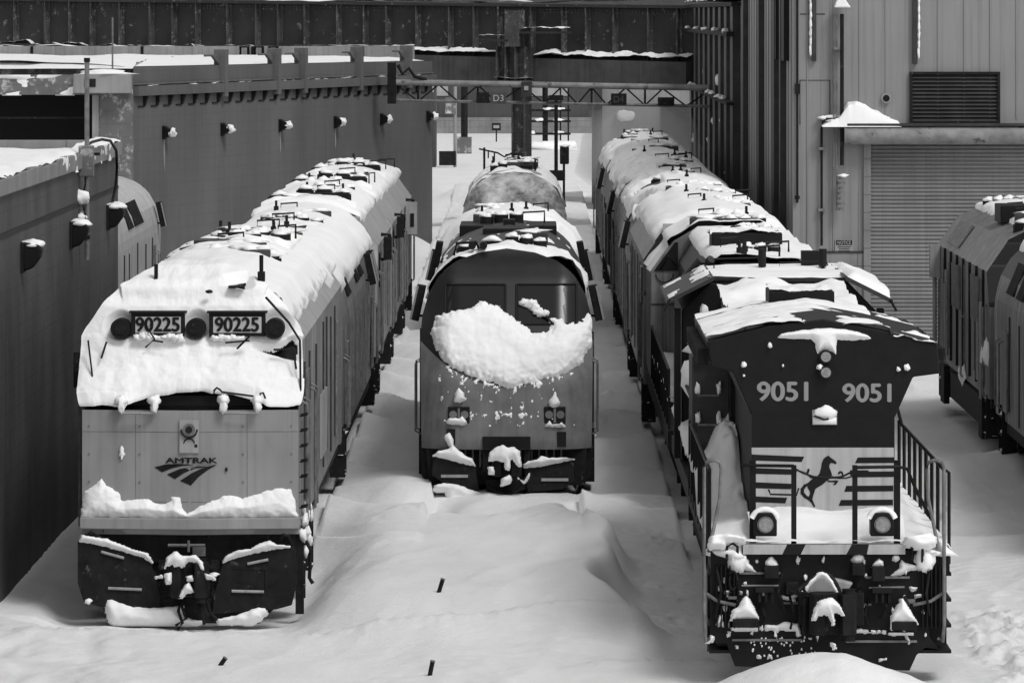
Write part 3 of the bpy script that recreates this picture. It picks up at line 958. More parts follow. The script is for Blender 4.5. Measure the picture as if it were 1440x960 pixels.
# ---- gantry with track signs
t = thing("track_gantry", (0, 190, 0), "steel lattice gantry with hanging track signs spanning the three tracks", "gantry")
s = FOC/190.0
gX = lambda px: (px-745)/s
gZ = lambda py: CAM_H-(py-20)/s
b = MB(); b.cyl((gX(556), 0, gZ(116)), (gX(1012), 0, gZ(124)), 0.11, 12); b.cyl((gX(556), 0.5, gZ(116)), (gX(1012), 0.5, gZ(124)), 0.05, 8)
b.build("top_chord", M_FROST, t)
b = MB(); b.cyl((gX(556), 0, gZ(141)), (gX(1012), 0, gZ(150)), 0.055, 8); b.build("bottom_chord", M_STEEL, t)
b = MB()
xs = [556, 588, 617, 645, 672, 700, 735, 765, 790, 812, 832, 853, 880, 907, 932, 965, 1000]
for k in range(len(xs)-1):
    za = gZ(118+(xs[k]-556)*0.018); zb = gZ(142+(xs[k+1]-556)*0.018)
    p0, p1 = (gX(xs[k]), 0, za), (gX(xs[k+1]), 0, zb)
    if k % 2:
        p0, p1 = (gX(xs[k]), 0, gZ(142+(xs[k]-556)*0.018)), (gX(xs[k+1]), 0, gZ(118+(xs[k+1]-556)*0.018))
    b.tube([p0, p1], 0.03, 5)
    if k % 3 == 1:
        b.tube([(gX(xs[k]), 0, za), (gX(xs[k]), 0, gZ(142+(xs[k]-556)*0.018))], 0.04, 5)
b.build("lattice", M_UNDER, t)
b = MB(); b.box(gX(545), gX(557), -0.2, 0.3, gZ(146), gZ(88)); b.box(gX(1008), gX(1014), -0.1, 0.3, gZ(153), gZ(120)); b.build("end_post", M_UNDER, t)
b = MB(); b.tube([(gX(560), 0, gZ(92)), (gX(566), -0.1, gZ(104)), (gX(575), 0, gZ(96)), (gX(583), -0.1, gZ(108)), (gX(600), 0, gZ(112))], 0.07); b.build("valve_pipework", M_UNDER, t)
for px, py, lab, m1, m2 in ((701, 138, "D3", M_SILL, M_PLATE), (870, 139.5, "D4", M_UNDER, M_SILL)):
    sg = MB().box(gX(px-11), gX(px+11), -0.22, -0.14, gZ(py+8), gZ(py-8)).build("track_sign", m1, t)
    text("sign_text", lab, 0.36, 0.23, (gX(px), -0.232, gZ(py)), m2, sg)
b = MB(); b.box(gX(670), gX(688), -0.3, 0.1, gZ(145), gZ(130)); b.box(gX(772), gX(792), -0.3, 0.1, gZ(141), gZ(134)); b.box(gX(925), gX(948), -0.3, 0.1, gZ(148), gZ(137)); b.build("equipment_box", M_UNDER, t)
b = MB(); b.box(gX(733), gX(748), -0.35, -0.12, gZ(136), gZ(115)); b.build("junction_box", M_GIRD, t)
b = MB(); b.box(gX(737), gX(743), -0.39, -0.352, gZ(127), gZ(121)); b.build("warning_plate", M_DISTL, t)
S = lambda u, v: (Vector((gX(556)+(gX(1010)-gX(556))*u, -0.08+0.16*v, gZ(113.5)+(gZ(121.5)-gZ(113.5))*u)), Vector((0, 0, 1)))
skin("chord_snow", S, 160, 4, lambda u, v, p: 0.0+0.06*fbm(p.x*1.1, p.y, 3), t)

# ---- small yard furniture in the distance
def at(px, Y):
    return ((px-745)*Y/FOC, Y, 0)
def post(name, px, Y, ztop, r, label, cat, m=M_UNDER, group=None):
    t = thing(name, at(px, Y), label, cat, group)
    MB().cyl((0, 0, -0.3), (0, 0, ztop), r, 10).build("post", m, t)
    return t
t = post("yard_pole", 653, 330, 6.2, 0.22, "thick dark pole with a snowy base between the hut and the bridge pier", "pole")
MB().box(-0.45, 0.45, -0.4, 0.4, -0.2, 1.0).build("base_box", M_SMEAR, t)
t = post("junction_pole", 640, 300, 4.9, 0.10, "thin pale pole carrying frosted meters beside the hut", "pole", M_PALE)
MB().box(-0.55, 0.05, -0.3, -0.11, 3.0, 3.9).build("meter_box", M_SMEAR, t)
MB().box(-0.9, 0.05, -0.3, -0.11, 0.1, 0.9).build("lower_box", M_UNDER, t)
t = post("slim_pole", 782, 205, 5.4, 0.075, "slim dark pole rising from the snow between the bridge pier and the dwarf signal", "pole")
MB().box(-0.25, 0.35, -0.1, 0.1, 2.2, 2.6).build("base_box", M_UNDER, t)
t = post("signal_post", 793, 208, 2.9, 0.05, "short dwarf signal with a dark snow capped head beside the slim pole", "signal")
MB().box(-0.16, 0.2, -0.12, 0.1, 2.75, 3.45).build("signal_head", M_UNDER, t, bevel=0.05)
MB().blob((0.02, 0, 3.45), (0.18, 0.12, 0.08), 2, 0.3, 8).build("snow_cap", M_SNOW, t, smooth=True)
t = post("switch_stand", 681, 200, 3.6, 0.045, "thin post with a crossarm of rods behind the snow plastered locomotive", "switch stand")
b = MB(); b.tube([(-0.2, 0, 3.55), (0.5, 0, 3.4), (0.75, 0, 3.25), (1.05, 0, 3.4), (1.25, 0, 3.3)], 0.035, 6); b.tube([(0.15, 0, 3.5), (0.15, 0, 3.2)], 0.03); b.tube([(0.38, 0, 3.45), (0.38, 0, 3.1)], 0.03)
b.build("crossarm", M_UNDER, t)
t = post("yard_marker", 698, 360, 1.0, 0.05, "small square marker sign standing in the snow before the far building", "sign")
MB().box(-0.3, 0.3, -0.1, -0.05, 0.75, 1.25).build("sign_board", M_UNDER, t)
MB().box(-0.2, 0.2, -0.115, -0.102, 0.9, 1.1).build("sign_face", M_DISTL, t)
t = thing("equipment_rack", at(765, 340), "dark steel equipment rack with snowy shelves far behind the pier", "rack")
b = MB()
for x in (-0.9, -0.1, 1.0, 1.5):
    b.box(x, x+0.35 if x == -0.1 else x+0.1, 0, 0.3, -0.2, 5)
for z in (0.9, 1.7, 2.4):
    b.box(-1.2, 1.7, -0.1, 0.3, z, z+0.14)
b.build("rack_frame", M_UNDER, t)
b = MB()
for k, z in enumerate((1.04, 1.84, 2.54)):
    b.blob((-0.8+0.5*k, 0, z), (0.32, 0.15, 0.12), k, 0.4, 7); b.blob((0.9, 0, z), (0.4, 0.15, 0.1), k+4, 0.4, 7)
b.blob((0, -0.3, 0.1), (1.9, 0.5, 0.4), 9, 0.5, 8)
b.build("snow_lump", M_SNOW, t, smooth=True)
# small stakes poking out of the foreground snow
for px, Y, z, tilt, lab in ((618, 74.6, 0.36, 0.3, "dark stake in the snow before the middle train, standing by the ploughed ridge"),
                            (605, 69.2, 0.0, 0.2, "dark stake cut by the bottom edge of the picture, below the middle train"),
                            (312, 70.4, 0.02, 0.6, "tiny tilted stake in the snow in front of the silver faced car")):
    z = ground_h((px-745)*Y/FOC, Y)+0.03
    t = thing("marker_stake", ((px-745)*Y/FOC, Y, z), lab, "stake", "stakes poking out of the snow")
    t.rotation_euler = (0.1, tilt, 0)
    hh = 0.16 if tilt < 0.5 else 0.08
    MB().cyl((0, 0, -0.3), (0, 0, hh), 0.03, 8).build("stake_shaft", M_UNDER, t)
    MB().cyl((0, 0, hh), (0, 0, hh+0.012), 0.034, 8).build("stake_cap", M_STEEL, t)

# ================================================================== TRAINS
# every vehicle: x to the right, y away from the camera, z up from the rail; the near end is at y = 0
GEAR = {}
def running_gear(t, ys, fuel=None, side=1.33):
    if "truck" not in GEAR:
        b = MB()
        for sx in (-1, 1):
            p = [(-1.75, 0.62), (-1.75, 0.42), (-1.2, 0.34), (-0.6, 0.5), (0.6, 0.5), (1.2, 0.34), (1.75, 0.42), (1.75, 0.62), (0.9, 0.86), (-0.9, 0.86)]
            b.prism(p, sx*0.92, sx*1.12, 'x')
            for y in (-1.25, 1.25):
                b.cyl((sx*1.12, y, 0.52), (sx*1.26, y, 0.52), 0.17, 12)
                b.cyl((sx*1.05, y, 0.7), (sx*1.05, y, 0.98), 0.10, 10)
            b.box(sx*1.0-0.05, sx*1.0+0.05, -0.4, 0.4, 0.28, 0.5)
        b.box(-0.95, 0.95, -0.4, 0.4, 0.55, 0.95)
        me = b.build("truck_frame", M_UNDER).data
        bpy.data.objects.remove(bpy.data.objects[-1]) if False else None
        GEAR["truck"] = me
        w = MB()
        for sx in (-1, 1):
            w.cyl((sx*0.66, 0, 0.5), (sx*0.80, 0, 0.5), 0.50, 28)
        w.cyl((-0.7, 0, 0.5), (0.7, 0, 0.5), 0.09, 10)
        GEAR["wheel"] = w.build("wheelset", M_STEEL).data
        for o in [o for o in COL.objects if o.data in (GEAR["truck"], GEAR["wheel"])]:
            bpy.data.objects.remove(o)
    for y in ys:
        tr = link("truck", GEAR["truck"], t)
        tr.location = (0, y, 0)
        for dy in (-1.25, 1.25):
            w = link("wheelset", GEAR["wheel"], tr)
            w.location = (0, dy, 0)
    if fuel:
        MB().prism([(-1.25, 0.95), (-1.35, 0.75), (-1.2, 0.32), (1.2, 0.32), (1.35, 0.75), (1.25, 0.95)], fuel[0], fuel[1], 'y').build("fuel_tank", M_UNDER, t, bevel=0.04)

def coupler(t, z=0.82, y=0.0, cap=True, sc=1.0):
    b = MB()
    b.box(-0.13, 0.13, y-0.25, y+0.5, z-0.13, z+0.13)
    b.prism([(-0.26*sc, y-0.28), (-0.22*sc, y-0.52), (-0.10*sc, y-0.56), (-0.06*sc, y-0.40), (0.06*sc, y-0.38), (0.10*sc, y-0.58), (0.24*sc, y-0.55), (0.27*sc, y-0.30), (0.18*sc, y-0.18), (-0.18*sc, y-0.18)], z-0.24*sc, z+0.22*sc, 'z')
    b.cyl((0.17*sc, y-0.47, z-0.3*sc), (0.17*sc, y-0.47, z+0.27*sc), 0.07*sc, 12)
    b.box(-0.42, -0.30, y-0.05, y+0.1, z-0.2, z+0.22); b.box(0.30, 0.42, y-0.05, y+0.1, z-0.2, z+0.22)
    c = b.build("coupler", M_UNDER, t, bevel=0.015)
    if cap:
        s = MB()
        s.blob((0, y-0.36, z+0.24*sc), (0.34*sc, 0.26, 0.13), 3, 0.35, 10, -0.05)
        s.blob((0.22*sc, y-0.52, z+0.14*sc), (0.09, 0.1, 0.15), 5, 0.3, 8)
        s.blob((-0.12*sc, y-0.56, z+0.15*sc), (0.09, 0.08, 0.14), 8, 0.3, 8)
        s.blob((0.0, y-0.5, z-0.22*sc), (0.15, 0.1, 0.14), 11, 0.4, 8)
        s.build("coupler_snow", M_SNOW, c, smooth=True)
    return c

def interp(tab, z):
    if z <= tab[0][0]:
        return tab[0][1]
    for (a, b), (c, d) in zip(tab, tab[1:]):
        if z <= c:
            return b+(d-b)*(z-a)/(c-a)
    return tab[-1][1]

def grid_mesh(P, nu, nv):
    m = MB()
    for j in range(nv+1):
        for i in range(nu+1):
            m.v.append(tuple(P(i/nu, j/nv)))
    for j in range(nv):
        for i in range(nu):
            m.f.append((j*(nu+1)+i, j*(nu+1)+i+1, (j+1)*(nu+1)+i+1, (j+1)*(nu+1)+i))
    return m

def fan_cluster(t, y, z0, x=-0.25, n=3, r=0.21, name="roof_fan"):
    b = MB()
    for k in range(n):
        xx = x+(k-(n-1)/2)*r*2.1
        z = z0-0.22*xx*xx
        b.cyl((xx, y, z-0.15), (xx, y, z+0.05), r, 18)
        b.cyl((xx, y, z+0.04), (xx, y, z+0.08), r*0.82, 18)
    f = b.build(name, M_BLACK, t)
    s = MB()
    for k in range(n):
        xx = x+(k-(n-1)/2)*r*2.1
        z = z0-0.22*xx*xx
        s.blob((xx+0.02, y+0.08, z+0.08), (r*0.85, r*0.85, 0.09), k+y, 0.3, 8, -0.02)
    s.build("fan_snow", M_SNOW, f, smooth=True)

def roof_clutter(t, x0, x1, y0, y1, zf, n, seed):
    """small dark fittings poking out of the roof snow: domes, pipe hoops, stub antennas, lids."""
    rnd = random.Random(seed)
    for k in range(n):
        x, y = rnd.uniform(x0, x1), rnd.uniform(y0, y1)
        z = zf(x)
        c = k % 4
        b = MB()
        if c == 0:
            r = rnd.uniform(0.10, 0.17)
            nn = rnd.choice((2, 3, 3))
            x = max(-0.6, min(x, 0.6-2.1*r*(nn-1)))
            sn = MB()
            for j in range(nn):
                xx = x+j*r*2.1
                b.cyl((xx, y, zf(xx)-0.1), (xx, y, zf(xx)+0.14), r, 16)
                sn.blob((xx, y+0.03, zf(xx)+0.145), (r*0.92, r*0.92, 0.07), k+j, 0.35, 8, -0.01)
            o = b.build("roof_fan", M_BLACK, t)
            sn.build("fan_snow", M_SNOW, o, smooth=True)
        elif c == 1:
            w = rnd.uniform(0.2, 0.45)
            b.tube([(x, y, z), (x, y, z+0.22), (x+w, y+0.1, z+0.24), (x+w, y+0.1, z)], 0.022)
            b.build("lifting_hoop", M_INK, t)
        elif c == 2:
            x = max(-0.45, min(x, 0.4))
            z = zf(x)
            b.box(x-0.3, x+0.35, y, y+0.25, z-0.1, z+0.15)
            o = b.build("roof_lid", M_ROOF, t, bevel=0.02)
            q = MB(); q.blob((x+0.02, y+0.15, z+0.16), (0.27, 0.13, 0.06), k, 0.5, 8)
            q.build("lid_snow", M_SNOW, o, smooth=True)
        else:
            b.cyl((x, y, z), (x, y, z+0.32), 0.028, 7)
            b.box(x-0.05, x+0.05, y-0.05, y+0.05, z+0.1, z+0.2)
            b.build("stub_antenna", M_INK, t)

def vent_panel(t, x, y0, y1, sec, u0, u1, m=M_UNDER):
    """louvred grille lying on the slope of the upper side between two section points."""
    b = MB()
    a, c = Vector(u0), Vector(u1)
    d = c-a
    n = Vector((d.y, -d.x)).normalized()
    if n.x*x < 0:
        n = -n
    N_ = 9
    for k in range(N_):
        y = y0+(y1-y0)*k/N_
        w = (y1-y0)/N_*0.55
        P = [a+n*0.01, c+n*0.01, c+n*0.06, a+n*0.05]
        i = len(b.v)
        for yy in (y, y+w):
            b.v += [(q.x, yy, q.y) for q in P]
        b.f += [(i, i+1, i+2, i+3), (i+7, i+6, i+5, i+4), (i, i+4, i+5, i+1), (i+1, i+5, i+6, i+2), (i+2, i+6, i+7, i+3), (i+3, i+7, i+4, i)]
    return b.build("vent_grille", m, t)

def mirror_pair(t, y, z0, z1, x=1.6, sides=(-1, 1), m=M_UNDER):
    for s in sides:
        b = MB()
        b.prism([(x*s, z0), ((x+0.16)*s, z0+0.04), ((x+0.02)*s, z1), ((x-0.14)*s, z1-0.03)], y, y+0.28, 'y')
        b.tube([((x-0.2)*s, y+0.1, z0+0.1), ((x+0.05)*s, y+0.1, z0+0.1)], 0.025)
        mo = b.build("mirror", m, t, bevel=0.012)
        MB().prism([((x+0.13)*s, z0+0.03), ((x+0.165)*s, z0+0.04), ((x+0.03)*s, z1-0.02), ((x-0.005)*s, z1-0.03)], y-0.02, y-0.003, 'y').build("mirror_edge", M_PALE, mo)

# ------------------------------------------------ streamlined passenger locomotive
GSEC = [(0.95, 1.50), (2.9, 1.53), (3.25, 1.50), (3.6, 1.40), (3.95, 1.20), (4.2, 0.90), (4.34, 0.50), (4.40, 0.0)]    # z -> half width
GROOF = [(-1.50, 3.25), (-1.40, 3.6), (-1.20, 3.95), (-0.90, 4.2), (-0.50, 4.34), (0, 4.40), (0.50, 4.34), (0.90, 4.2), (1.20, 3.95), (1.40, 3.6), (1.50, 3.25)]
GNOSE = [(0.95, 0.04), (1.05, 0.0), (2.1, 0.12), (2.6, 0.36), (3.9, 1.12), (4.2, 1.4), (4.34, 1.65), (4.40, 1.9)]
def gnose_y(x, z):
    return interp(GNOSE, z)+0.40*(max(0, abs(x)-0.98)/0.55)**1.4
def g_body(t, L, m_side, m_roof, m_low, m_up, blunt=False):
    zb = lambda x: 2.04+0.33*x*x
    def fy(x, z):
        return (0.25 if z > 4.1 else 0.0)*0 + (0.12*abs(x)**2 if blunt else gnose_y(x, z))
    if blunt:
        grid_mesh(lambda u, v: (lambda z: (lambda x: (x, fy(x, z), z))((u*2-1)*interp(GSEC, z)))(0.95+3.45*v), 24, 40).build("end_wall", m_low, t, smooth=False)
    else:
        def lo(u, v):
            x0 = (u*2-1)*1.53
            z = 0.95+(zb(x0)-0.95)*v
            x = (u*2-1)*interp(GSEC, z)
            return (x, fy(x, z), z)
        def up(u, v):
            x0 = (u*2-1)*1.53
            z = zb(x0)+(4.40-zb(x0))*v
            x = (u*2-1)*interp(GSEC, z)
            return (x, fy(x, z), z)
        grid_mesh(lo, 32, 14).build("nose_panel", m_low, t, smooth=True)
        grid_mesh(up, 32, 30).build("windshield_surround", m_up, t, smooth=True)
    for s in (-1, 1):
        def sd_(u, v):
            z = 0.95+2.65*v
            w = interp(GSEC, z)
            y0 = fy(w*s, z)
            return (w*s, y0+(L-y0)*u, z)
        grid_mesh(sd_, 1, 12).build("body_side", m_side, t)
    def rf(u, v):
        k = u*2-1
        a = 3.6
        g = curve_sampler(GROOF[1:-1])
        p, _ = g(u)
        y0 = fy(p.x, p.y)
        return (p.x, y0+(L-y0)*v, p.y)
    grid_mesh(rf, 20, 1).build("roof", m_roof, t, smooth=True)
    MB().prism([(-1.5, 0.95), (-1.53, 2.9), (-1.4, 3.6), (-0.9, 4.2), (0, 4.4), (0.9, 4.2), (1.4, 3.6), (1.53, 2.9), (1.5, 0.95)], L-0.02, L, 'y').build("rear_wall", m_side, t)
    MB().box(-1.45, 1.45, 0.7, L-0.2, 0.88, 0.949).build("floor_pan", M_UNDER, t)

def side_trim(t, L, x, z0, z1, n, seed, doors=True):
    rnd = random.Random(seed)
    for s in (-1, 1):
        b = MB()
        y = 1.8
        while y < L-1:
            w = rnd.choice((0.02, 0.03, 0.05))
            xs = sorted((s*(x+0.002), s*(x+0.03)))
            b.box(xs[0], xs[1], y, y+w, z0+rnd.random()*0.3, z1-rnd.random()*0.2)
            y += rnd.uniform(1.0, 3.0)
        b.build("side_batten", M_ROOF if seed % 2 else M_STEEL, t)
        if doors:
            d = MB()
            xs = sorted((s*(x+0.003), s*(x+0.04)))
            for yd in (2.2, L-3.0):
                d.box(xs[0], xs[1], yd, yd+0.75, z0+0.1, z1-0.35)
            d.build("side_door", M_STEEL, t, bevel=0.01)

def rails_steps(t, x, ys, z0=0.35, z1=2.9, m=M_STEEL):
    for s in (-1, 1):
        b = MB(); st = MB(); sn = MB()
        for y in ys:
            b.tube([(s*x, y, 1.15), (s*(x+0.09), y, 1.2), (s*(x+0.09), y, z1), (s*x, y, z1+0.05)], 0.022, 6)
            b.tube([(s*x, y+0.75, 1.15), (s*(x+0.09), y+0.75, 1.2), (s*(x+0.09), y+0.75, z1), (s*x, y+0.75, z1+0.05)], 0.022, 6)
            xs = sorted((s*(x-0.25), s*(x+0.03)))
            st.box(xs[0], xs[1], y, y+0.04, z0, 1.2); st.box(xs[0], xs[1], y+0.72, y+0.76, z0, 1.2)
            for z in (z0, z0+0.35, z0+0.7):
                st.box(xs[0], xs[1], y+0.04, y+0.72, z, z+0.04)
                sn.blob((s*(x-0.1), y+0.35, z+0.05), (0.13, 0.3, 0.07), y+z, 0.5, 6, -0.02)
        b.build("grab_rail", m, t)
        q = st.build("side_step", M_UNDER, t)
        sn.build("step_snow", M_SNOW, q, smooth=True)

def passenger_loco(loc, L, label, group, snow, m_side=M_SIDE, m_roof=M_ROOF, m_low=M_NOSE, m_up=M_GLOSS, seed=1, mirror=(2.6,), blunt=False, vents=None, fans=()):
    t = thing("passenger_locomotive", loc, label, "locomotive", group)
    g_body(t, L, m_side, m_roof, m_low, m_up, blunt)
    running_gear(t, (3.4, L-3.4), (6.5, L-6.5))
    side_trim(t, L, 1.53, 1.05, 3.0, 12, seed)
    for y in mirror:
        mirror_pair(t, y, 3.05, 3.72)
    for s in (-1, 1):
        for (a, b_) in (vents or ((4.5, 6.3), (7.0, 8.6))):
            vent_panel(t, s, a, b_, None, (1.47*s, 3.35), (1.22*s, 3.92), M_PALE if a == 4.5 else M_UNDER)
        k = sorted((s*1.1, s*1.47))
        q = MB(); q.box(k[0], k[1], 1.2, L-0.5, 0.72, 0.95); q.build("side_skirt", M_UNDER, t)
    rails_steps(t, 1.53, (1.0, L-2.0), 0.3, 2.4)
    for (y, x) in fans:
        fan_cluster(t, y, 4.36, x)
    q = MB(); q.box(-0.5, 0.5, L*0.45, L*0.45+1.6, 4.3, 4.46); q.box(-0.12, 0.12, L*0.62, L*0.62+0.5, 4.3, 4.5)
    q.build("exhaust_hatch", M_BLACK, t, bevel=0.02)
    skin("roof_snow", roof_surface(GROOF, 1.55 if not blunt else 0.25, L), 44, int(L*14), lambda u, v, p: min(snow(u, v*L, p), 0.9*(p.y-(gnose_y(p.x, p.z)+0.05 if not blunt else 0.25))+0.01), t)
    roof_clutter(t, -0.7, 0.7, 3.0, L-1.0, lambda x: 4.40-0.22*x*x, 12, seed*7)
    coupler(t, 0.75, 0.1, False)
    return t

# ---- middle track, front locomotive
def mid_snow(u, y, p):
    side = abs(u-0.5)
    t = 0.10*(1-sstep(1.5, 2.1, y+0.6*fbm(p.x*1.2, y*0.6)-0.8*(p.x > 0.3)))
    t += 0.20*sstep(15.2, 15.7, y+0.25*fbm(p.x*1.5, 4)-0.8*abs(p.x)+(0.6 if p.x > 0.9 else 0))
    t += 0.05*sstep(0.25, 0.5, fbm(p.x*2.2, y*0.35, 3))+0.09*(p.x > 0.45)*sstep(-0.45, 0.1, fbm(p.x, y*0.4, 8)-0.3*sstep(3, 6, y))*(1-sstep(4, 9, y))-0.5*sstep(0.40, 0.45, side)
    return t-0.035+0.02*fbm(p.x*3, y*2, 5)-0.12*sstep(0.38, 0.5, side)*(p.x < 0)
t = passenger_loco((XC, 93.75, 0), 20.6, "streamlined locomotive with a black windscreen band and a snow pile on its nose",
                   "streamlined passenger locomotives", mid_snow, m_side=M_SIDEG, seed=3, mirror=(2.6, 17.0), fans=((4.6, -0.3),))
mx = lambda px: (px-712)/80.0
mz = lambda py: 8.85-py/80.0
# windows
for (a, b_) in ((625, 710), (726, 811)):
    fr = MB(); pane = MB()
    x0, x1, z0, z1 = mx(a), mx(b_), 3.12, 3.80
    N_ = 10
    def edge(xa, za, xb, zb_):
        fr.tube([(xa+(xb-xa)*k/N_, gnose_y(xa+(xb-xa)*k/N_, za+(zb_-za)*k/N_)-0.012, za+(zb_-za)*k/N_) for k in range(N_+1)], 0.022, 6)
    edge(x0, z0, x1, z0); edge(x0, z1, x1, z1); edge(x0, z0, x0, z1); edge(x1, z0, x1, z1)
    f = fr.build("windscreen", M_INK, t)
    grid_mesh(lambda u, v: (x0+(x1-x0)*u, gnose_y(x0+(x1-x0)*u, z0+(z1-z0)*v)-0.006, z0+(z1-z0)*v), 8, 8).build("pane", M_GLASS, f, smooth=True)
b = MB(); b.tube([(mx(757), gnose_y(mx(757), mz(440))-0.06, mz(440)), (mx(772), gnose_y(.7, mz(452))-0.06, mz(452)), (mx(783), gnose_y(.9, mz(462))-0.05, mz(464))], 0.02)
w_ = b.build("wiper", M_INK, t)
b = MB()
for (px, py, r) in ((738, 429, 6), (746, 431, 7), (753, 437, 6), (758, 443, 6), (766, 444, 5)):
    b.blob((mx(px), gnose_y(mx(px), mz(py))-0.06, mz(py)), (r/80*1.2, 0.05, r/80), px, 0.5, 7)
b.build("wiper_snow", M_SNOW, w_, smooth=True)
NP = [(604, 472), (612, 448), (640, 440), (660, 437), (670, 431), (682, 429), (693, 433), (702, 436), (716, 447), (730, 455), (744, 466), (748, 470), (764, 470), (775, 466), (778, 459), (768, 455), (774, 449), (788, 452), (806, 458), (818, 459), (826, 447), (834, 448), (838, 464), (836, 482), (824, 500), (818, 513), (800, 524), (780, 530), (757, 534), (737, 540), (713, 545), (695, 540), (675, 533), (655, 527), (636, 518), (622, 506), (611, 492)]
NPm = [(mx(a), mz(b_)) for a, b_ in NP]
def nose_S(u, v):
    x = -1.46+2.96*u; z = 1.95+1.75*v
    n = Vector((0.25*(x/1.5)**3, -1, 0.55)).normalized()
    return Vector((x, gnose_y(x, z), z)), n
def nose_T(u, v, p):
    d = poly_sd(p.x, p.z, NPm)+0.045*fbm(p.x*5, p.z*5, 3)+0.035*fbm(p.x*15, p.z*15, 1)
    return (0.15*(1-math.exp(-max(d, 0)/0.09))+0.05*fbm(p.x*1.6, p.z*1.6, 7)*sstep(0, 0.2, d)) if d > 0 else d
skin("nose_snow", nose_S, 150, 100, nose_T, t)
def spat_T(u, v, p):
    a = 0.5*fbm(p.x*9, p.z*4, 2)+0.5*fbm(p.x*19, p.z*17, 6)
    g = 0.30*math.exp(-((p.z-1.55)/0.05)**2)*(-0.75 < p.x < 0.95)+0.10*(1-sstep(1.9, 2.15, p.z-0.28*p.x*p.x))*0.2+0.12*math.exp(-((p.z-2.05-0.3*p.x*p.x)/0.09)**2)
    return (a-0.47+g+0.16*math.exp(-((poly_sd(p.x, p.z, NPm)+0.05)/0.06)**2))*0.05*(abs(p.x) < 1.2)
S = lambda u, v: (Vector((-1.2+2.4*u, gnose_y(-1.2+2.4*u, 1.35+1.05*v)-0.002, 1.35+1.05*v)), Vector((0, -1, 0.2)).normalized())
skin("nose_frost", S, 200, 90, spat_T, t)
for cx in (645, 780):
    x = mx(cx)
    y = gnose_y(x, 1.5)
    h = MB(); h.box(x-0.19, x+0.19, y-0.012, y+0.05, mz(596), mz(572)); q = h.build("headlight", M_INK, t, bevel=0.01)
    b = MB(); b.box(x-0.02, x+0.02, y-0.03, y-0.013, mz(594), mz(574)); b.cyl((x-0.10, y-0.014, mz(583)), (x-0.10, y-0.03, mz(583)), 0.07, 14); b.cyl((x+0.10, y-0.014, mz(583)), (x+0.10, y-0.03, mz(583)), 0.07, 14)
    b.build("lamp_lens", M_NOSE, q)
# pilot
b = MB()
b.prism([(-1.36, 0.30), (-1.42, 0.95), (1.42, 0.95), (1.38, 0.30)], 0.30, 0.5, 'y')
b.prism([(mx(609), mz(640)), (mx(668), mz(655)), (mx(674), mz(690)), (mx(640), mz(690)), (mx(607), mz(668))], 0.0, 0.25, 'y')
b.prism([(mx(736), mz(656)), (mx(806), mz(647)), (mx(808), mz(676)), (mx(790), mz(688)), (mx(742), mz(692))], 0.0, 0.25, 'y')
for sx in (-1, 1):
    b.prism([(sx*1.53, 0.95), (sx*1.15, 0.95), (sx*1.15, 0.32), (sx*1.38, 0.32), (sx*1.5, 0.45)], 0.45, 1.2, 'y')
b.prism([(-0.36, 0.22), (0.0, 0.10), (0.45, 0.3), (0.45, 0.42), (-0.36, 0.42)], 0.05, 0.2, 'y')
b.build("pilot_plow", M_UNDER, t, bevel=0.012)
b = MB()
for k in range(16):
    x = -1.0+k*0.13
    if abs(x) > 0.33:
        b.box(x, x+0.03, 0.26, 0.298, 0.62, 0.98)
b.build("pilot_slat", M_NOSE, t)
b = MB(); b.box(-0.42, 0.42, -0.03, 0.2, 0.96, 1.18); b.box(mx(628), mx(640), 0.0, 0.15, mz(625), mz(603)); b.box(mx(783), mx(796), 0.0, 0.15, mz(628), mz(607)); b.build("coupler_pocket", M_INK, t)
b = MB(); b.box(mx(620), mx(658), -0.03, -0.003, mz(671), mz(667)); b.box(mx(761), mx(799), -0.03, -0.003, mz(676), mz(672)); b.build("step_edge", M_DISTL, t)
def wedge(xa, xb, za, zb_, hgt, y0, y1, peak):
    def S(u, v):
        return Vector((xa+(xb-xa)*u, y0+(y1-y0)*v, za+(zb_-za)*u)), Vector((0, -0.3, 1)).normalized()
    return S, lambda u, v, p: (0.03+hgt*math.exp(-((u-peak)/0.24)**2))*min(1, 12*u, 12*(1-u))+0.015*fbm(p.x*6, p.y*4)
F = lambda a, c: (mx(560+a/3.556), mz(460+c/3.556))
face_snow("plow_snow", [[(170, 642), (200, 620), (250, 610), (270, 590), (290, 605), (330, 640), (370, 660), (384, 692), (340, 684), (240, 657)],
                        [(613, 690), (650, 672), (690, 665), (715, 645), (750, 655), (820, 652), (880, 659), (800, 677), (700, 697), (630, 702)]], F, -0.005, 0.13, t)
face_snow("coupler_snow", [[(450, 657), (455, 620), (480, 595), (520, 577), (545, 590), (580, 588), (607, 610), (614, 684), (600, 684), (572, 647), (560, 652), (556, 704), (538, 698), (530, 662), (500, 653)],
                           [(448, 688), (476, 683), (480, 722), (454, 720)], [(508, 783), (520, 745), (555, 726), (570, 745), (560, 767), (530, 777)], [(598, 740), (628, 757), (656, 718), (652, 742), (630, 770)]], F, -0.52, 0.11, t)
face_snow("packed_snow", [[(175, 822), (180, 790), (230, 780), (300, 788), (350, 808), (400, 823), (460, 850), (420, 880), (330, 890), (245, 890), (235, 826)]], F, -0.03, 0.16, t)
face_snow("lamp_snow", [[(238, 472), (255, 455), (300, 458), (318, 446), (344, 480), (330, 490), (250, 482)], [(733, 498), (755, 470), (770, 488), (800, 488), (815, 476), (834, 500)],
                        [(280, 372), (284, 330), (300, 306), (326, 330), (334, 366), (305, 377)], [(758, 392), (754, 370), (775, 345), (785, 318), (791, 345), (807, 375), (796, 400), (770, 400)]], F, 0.035, 0.09, t)
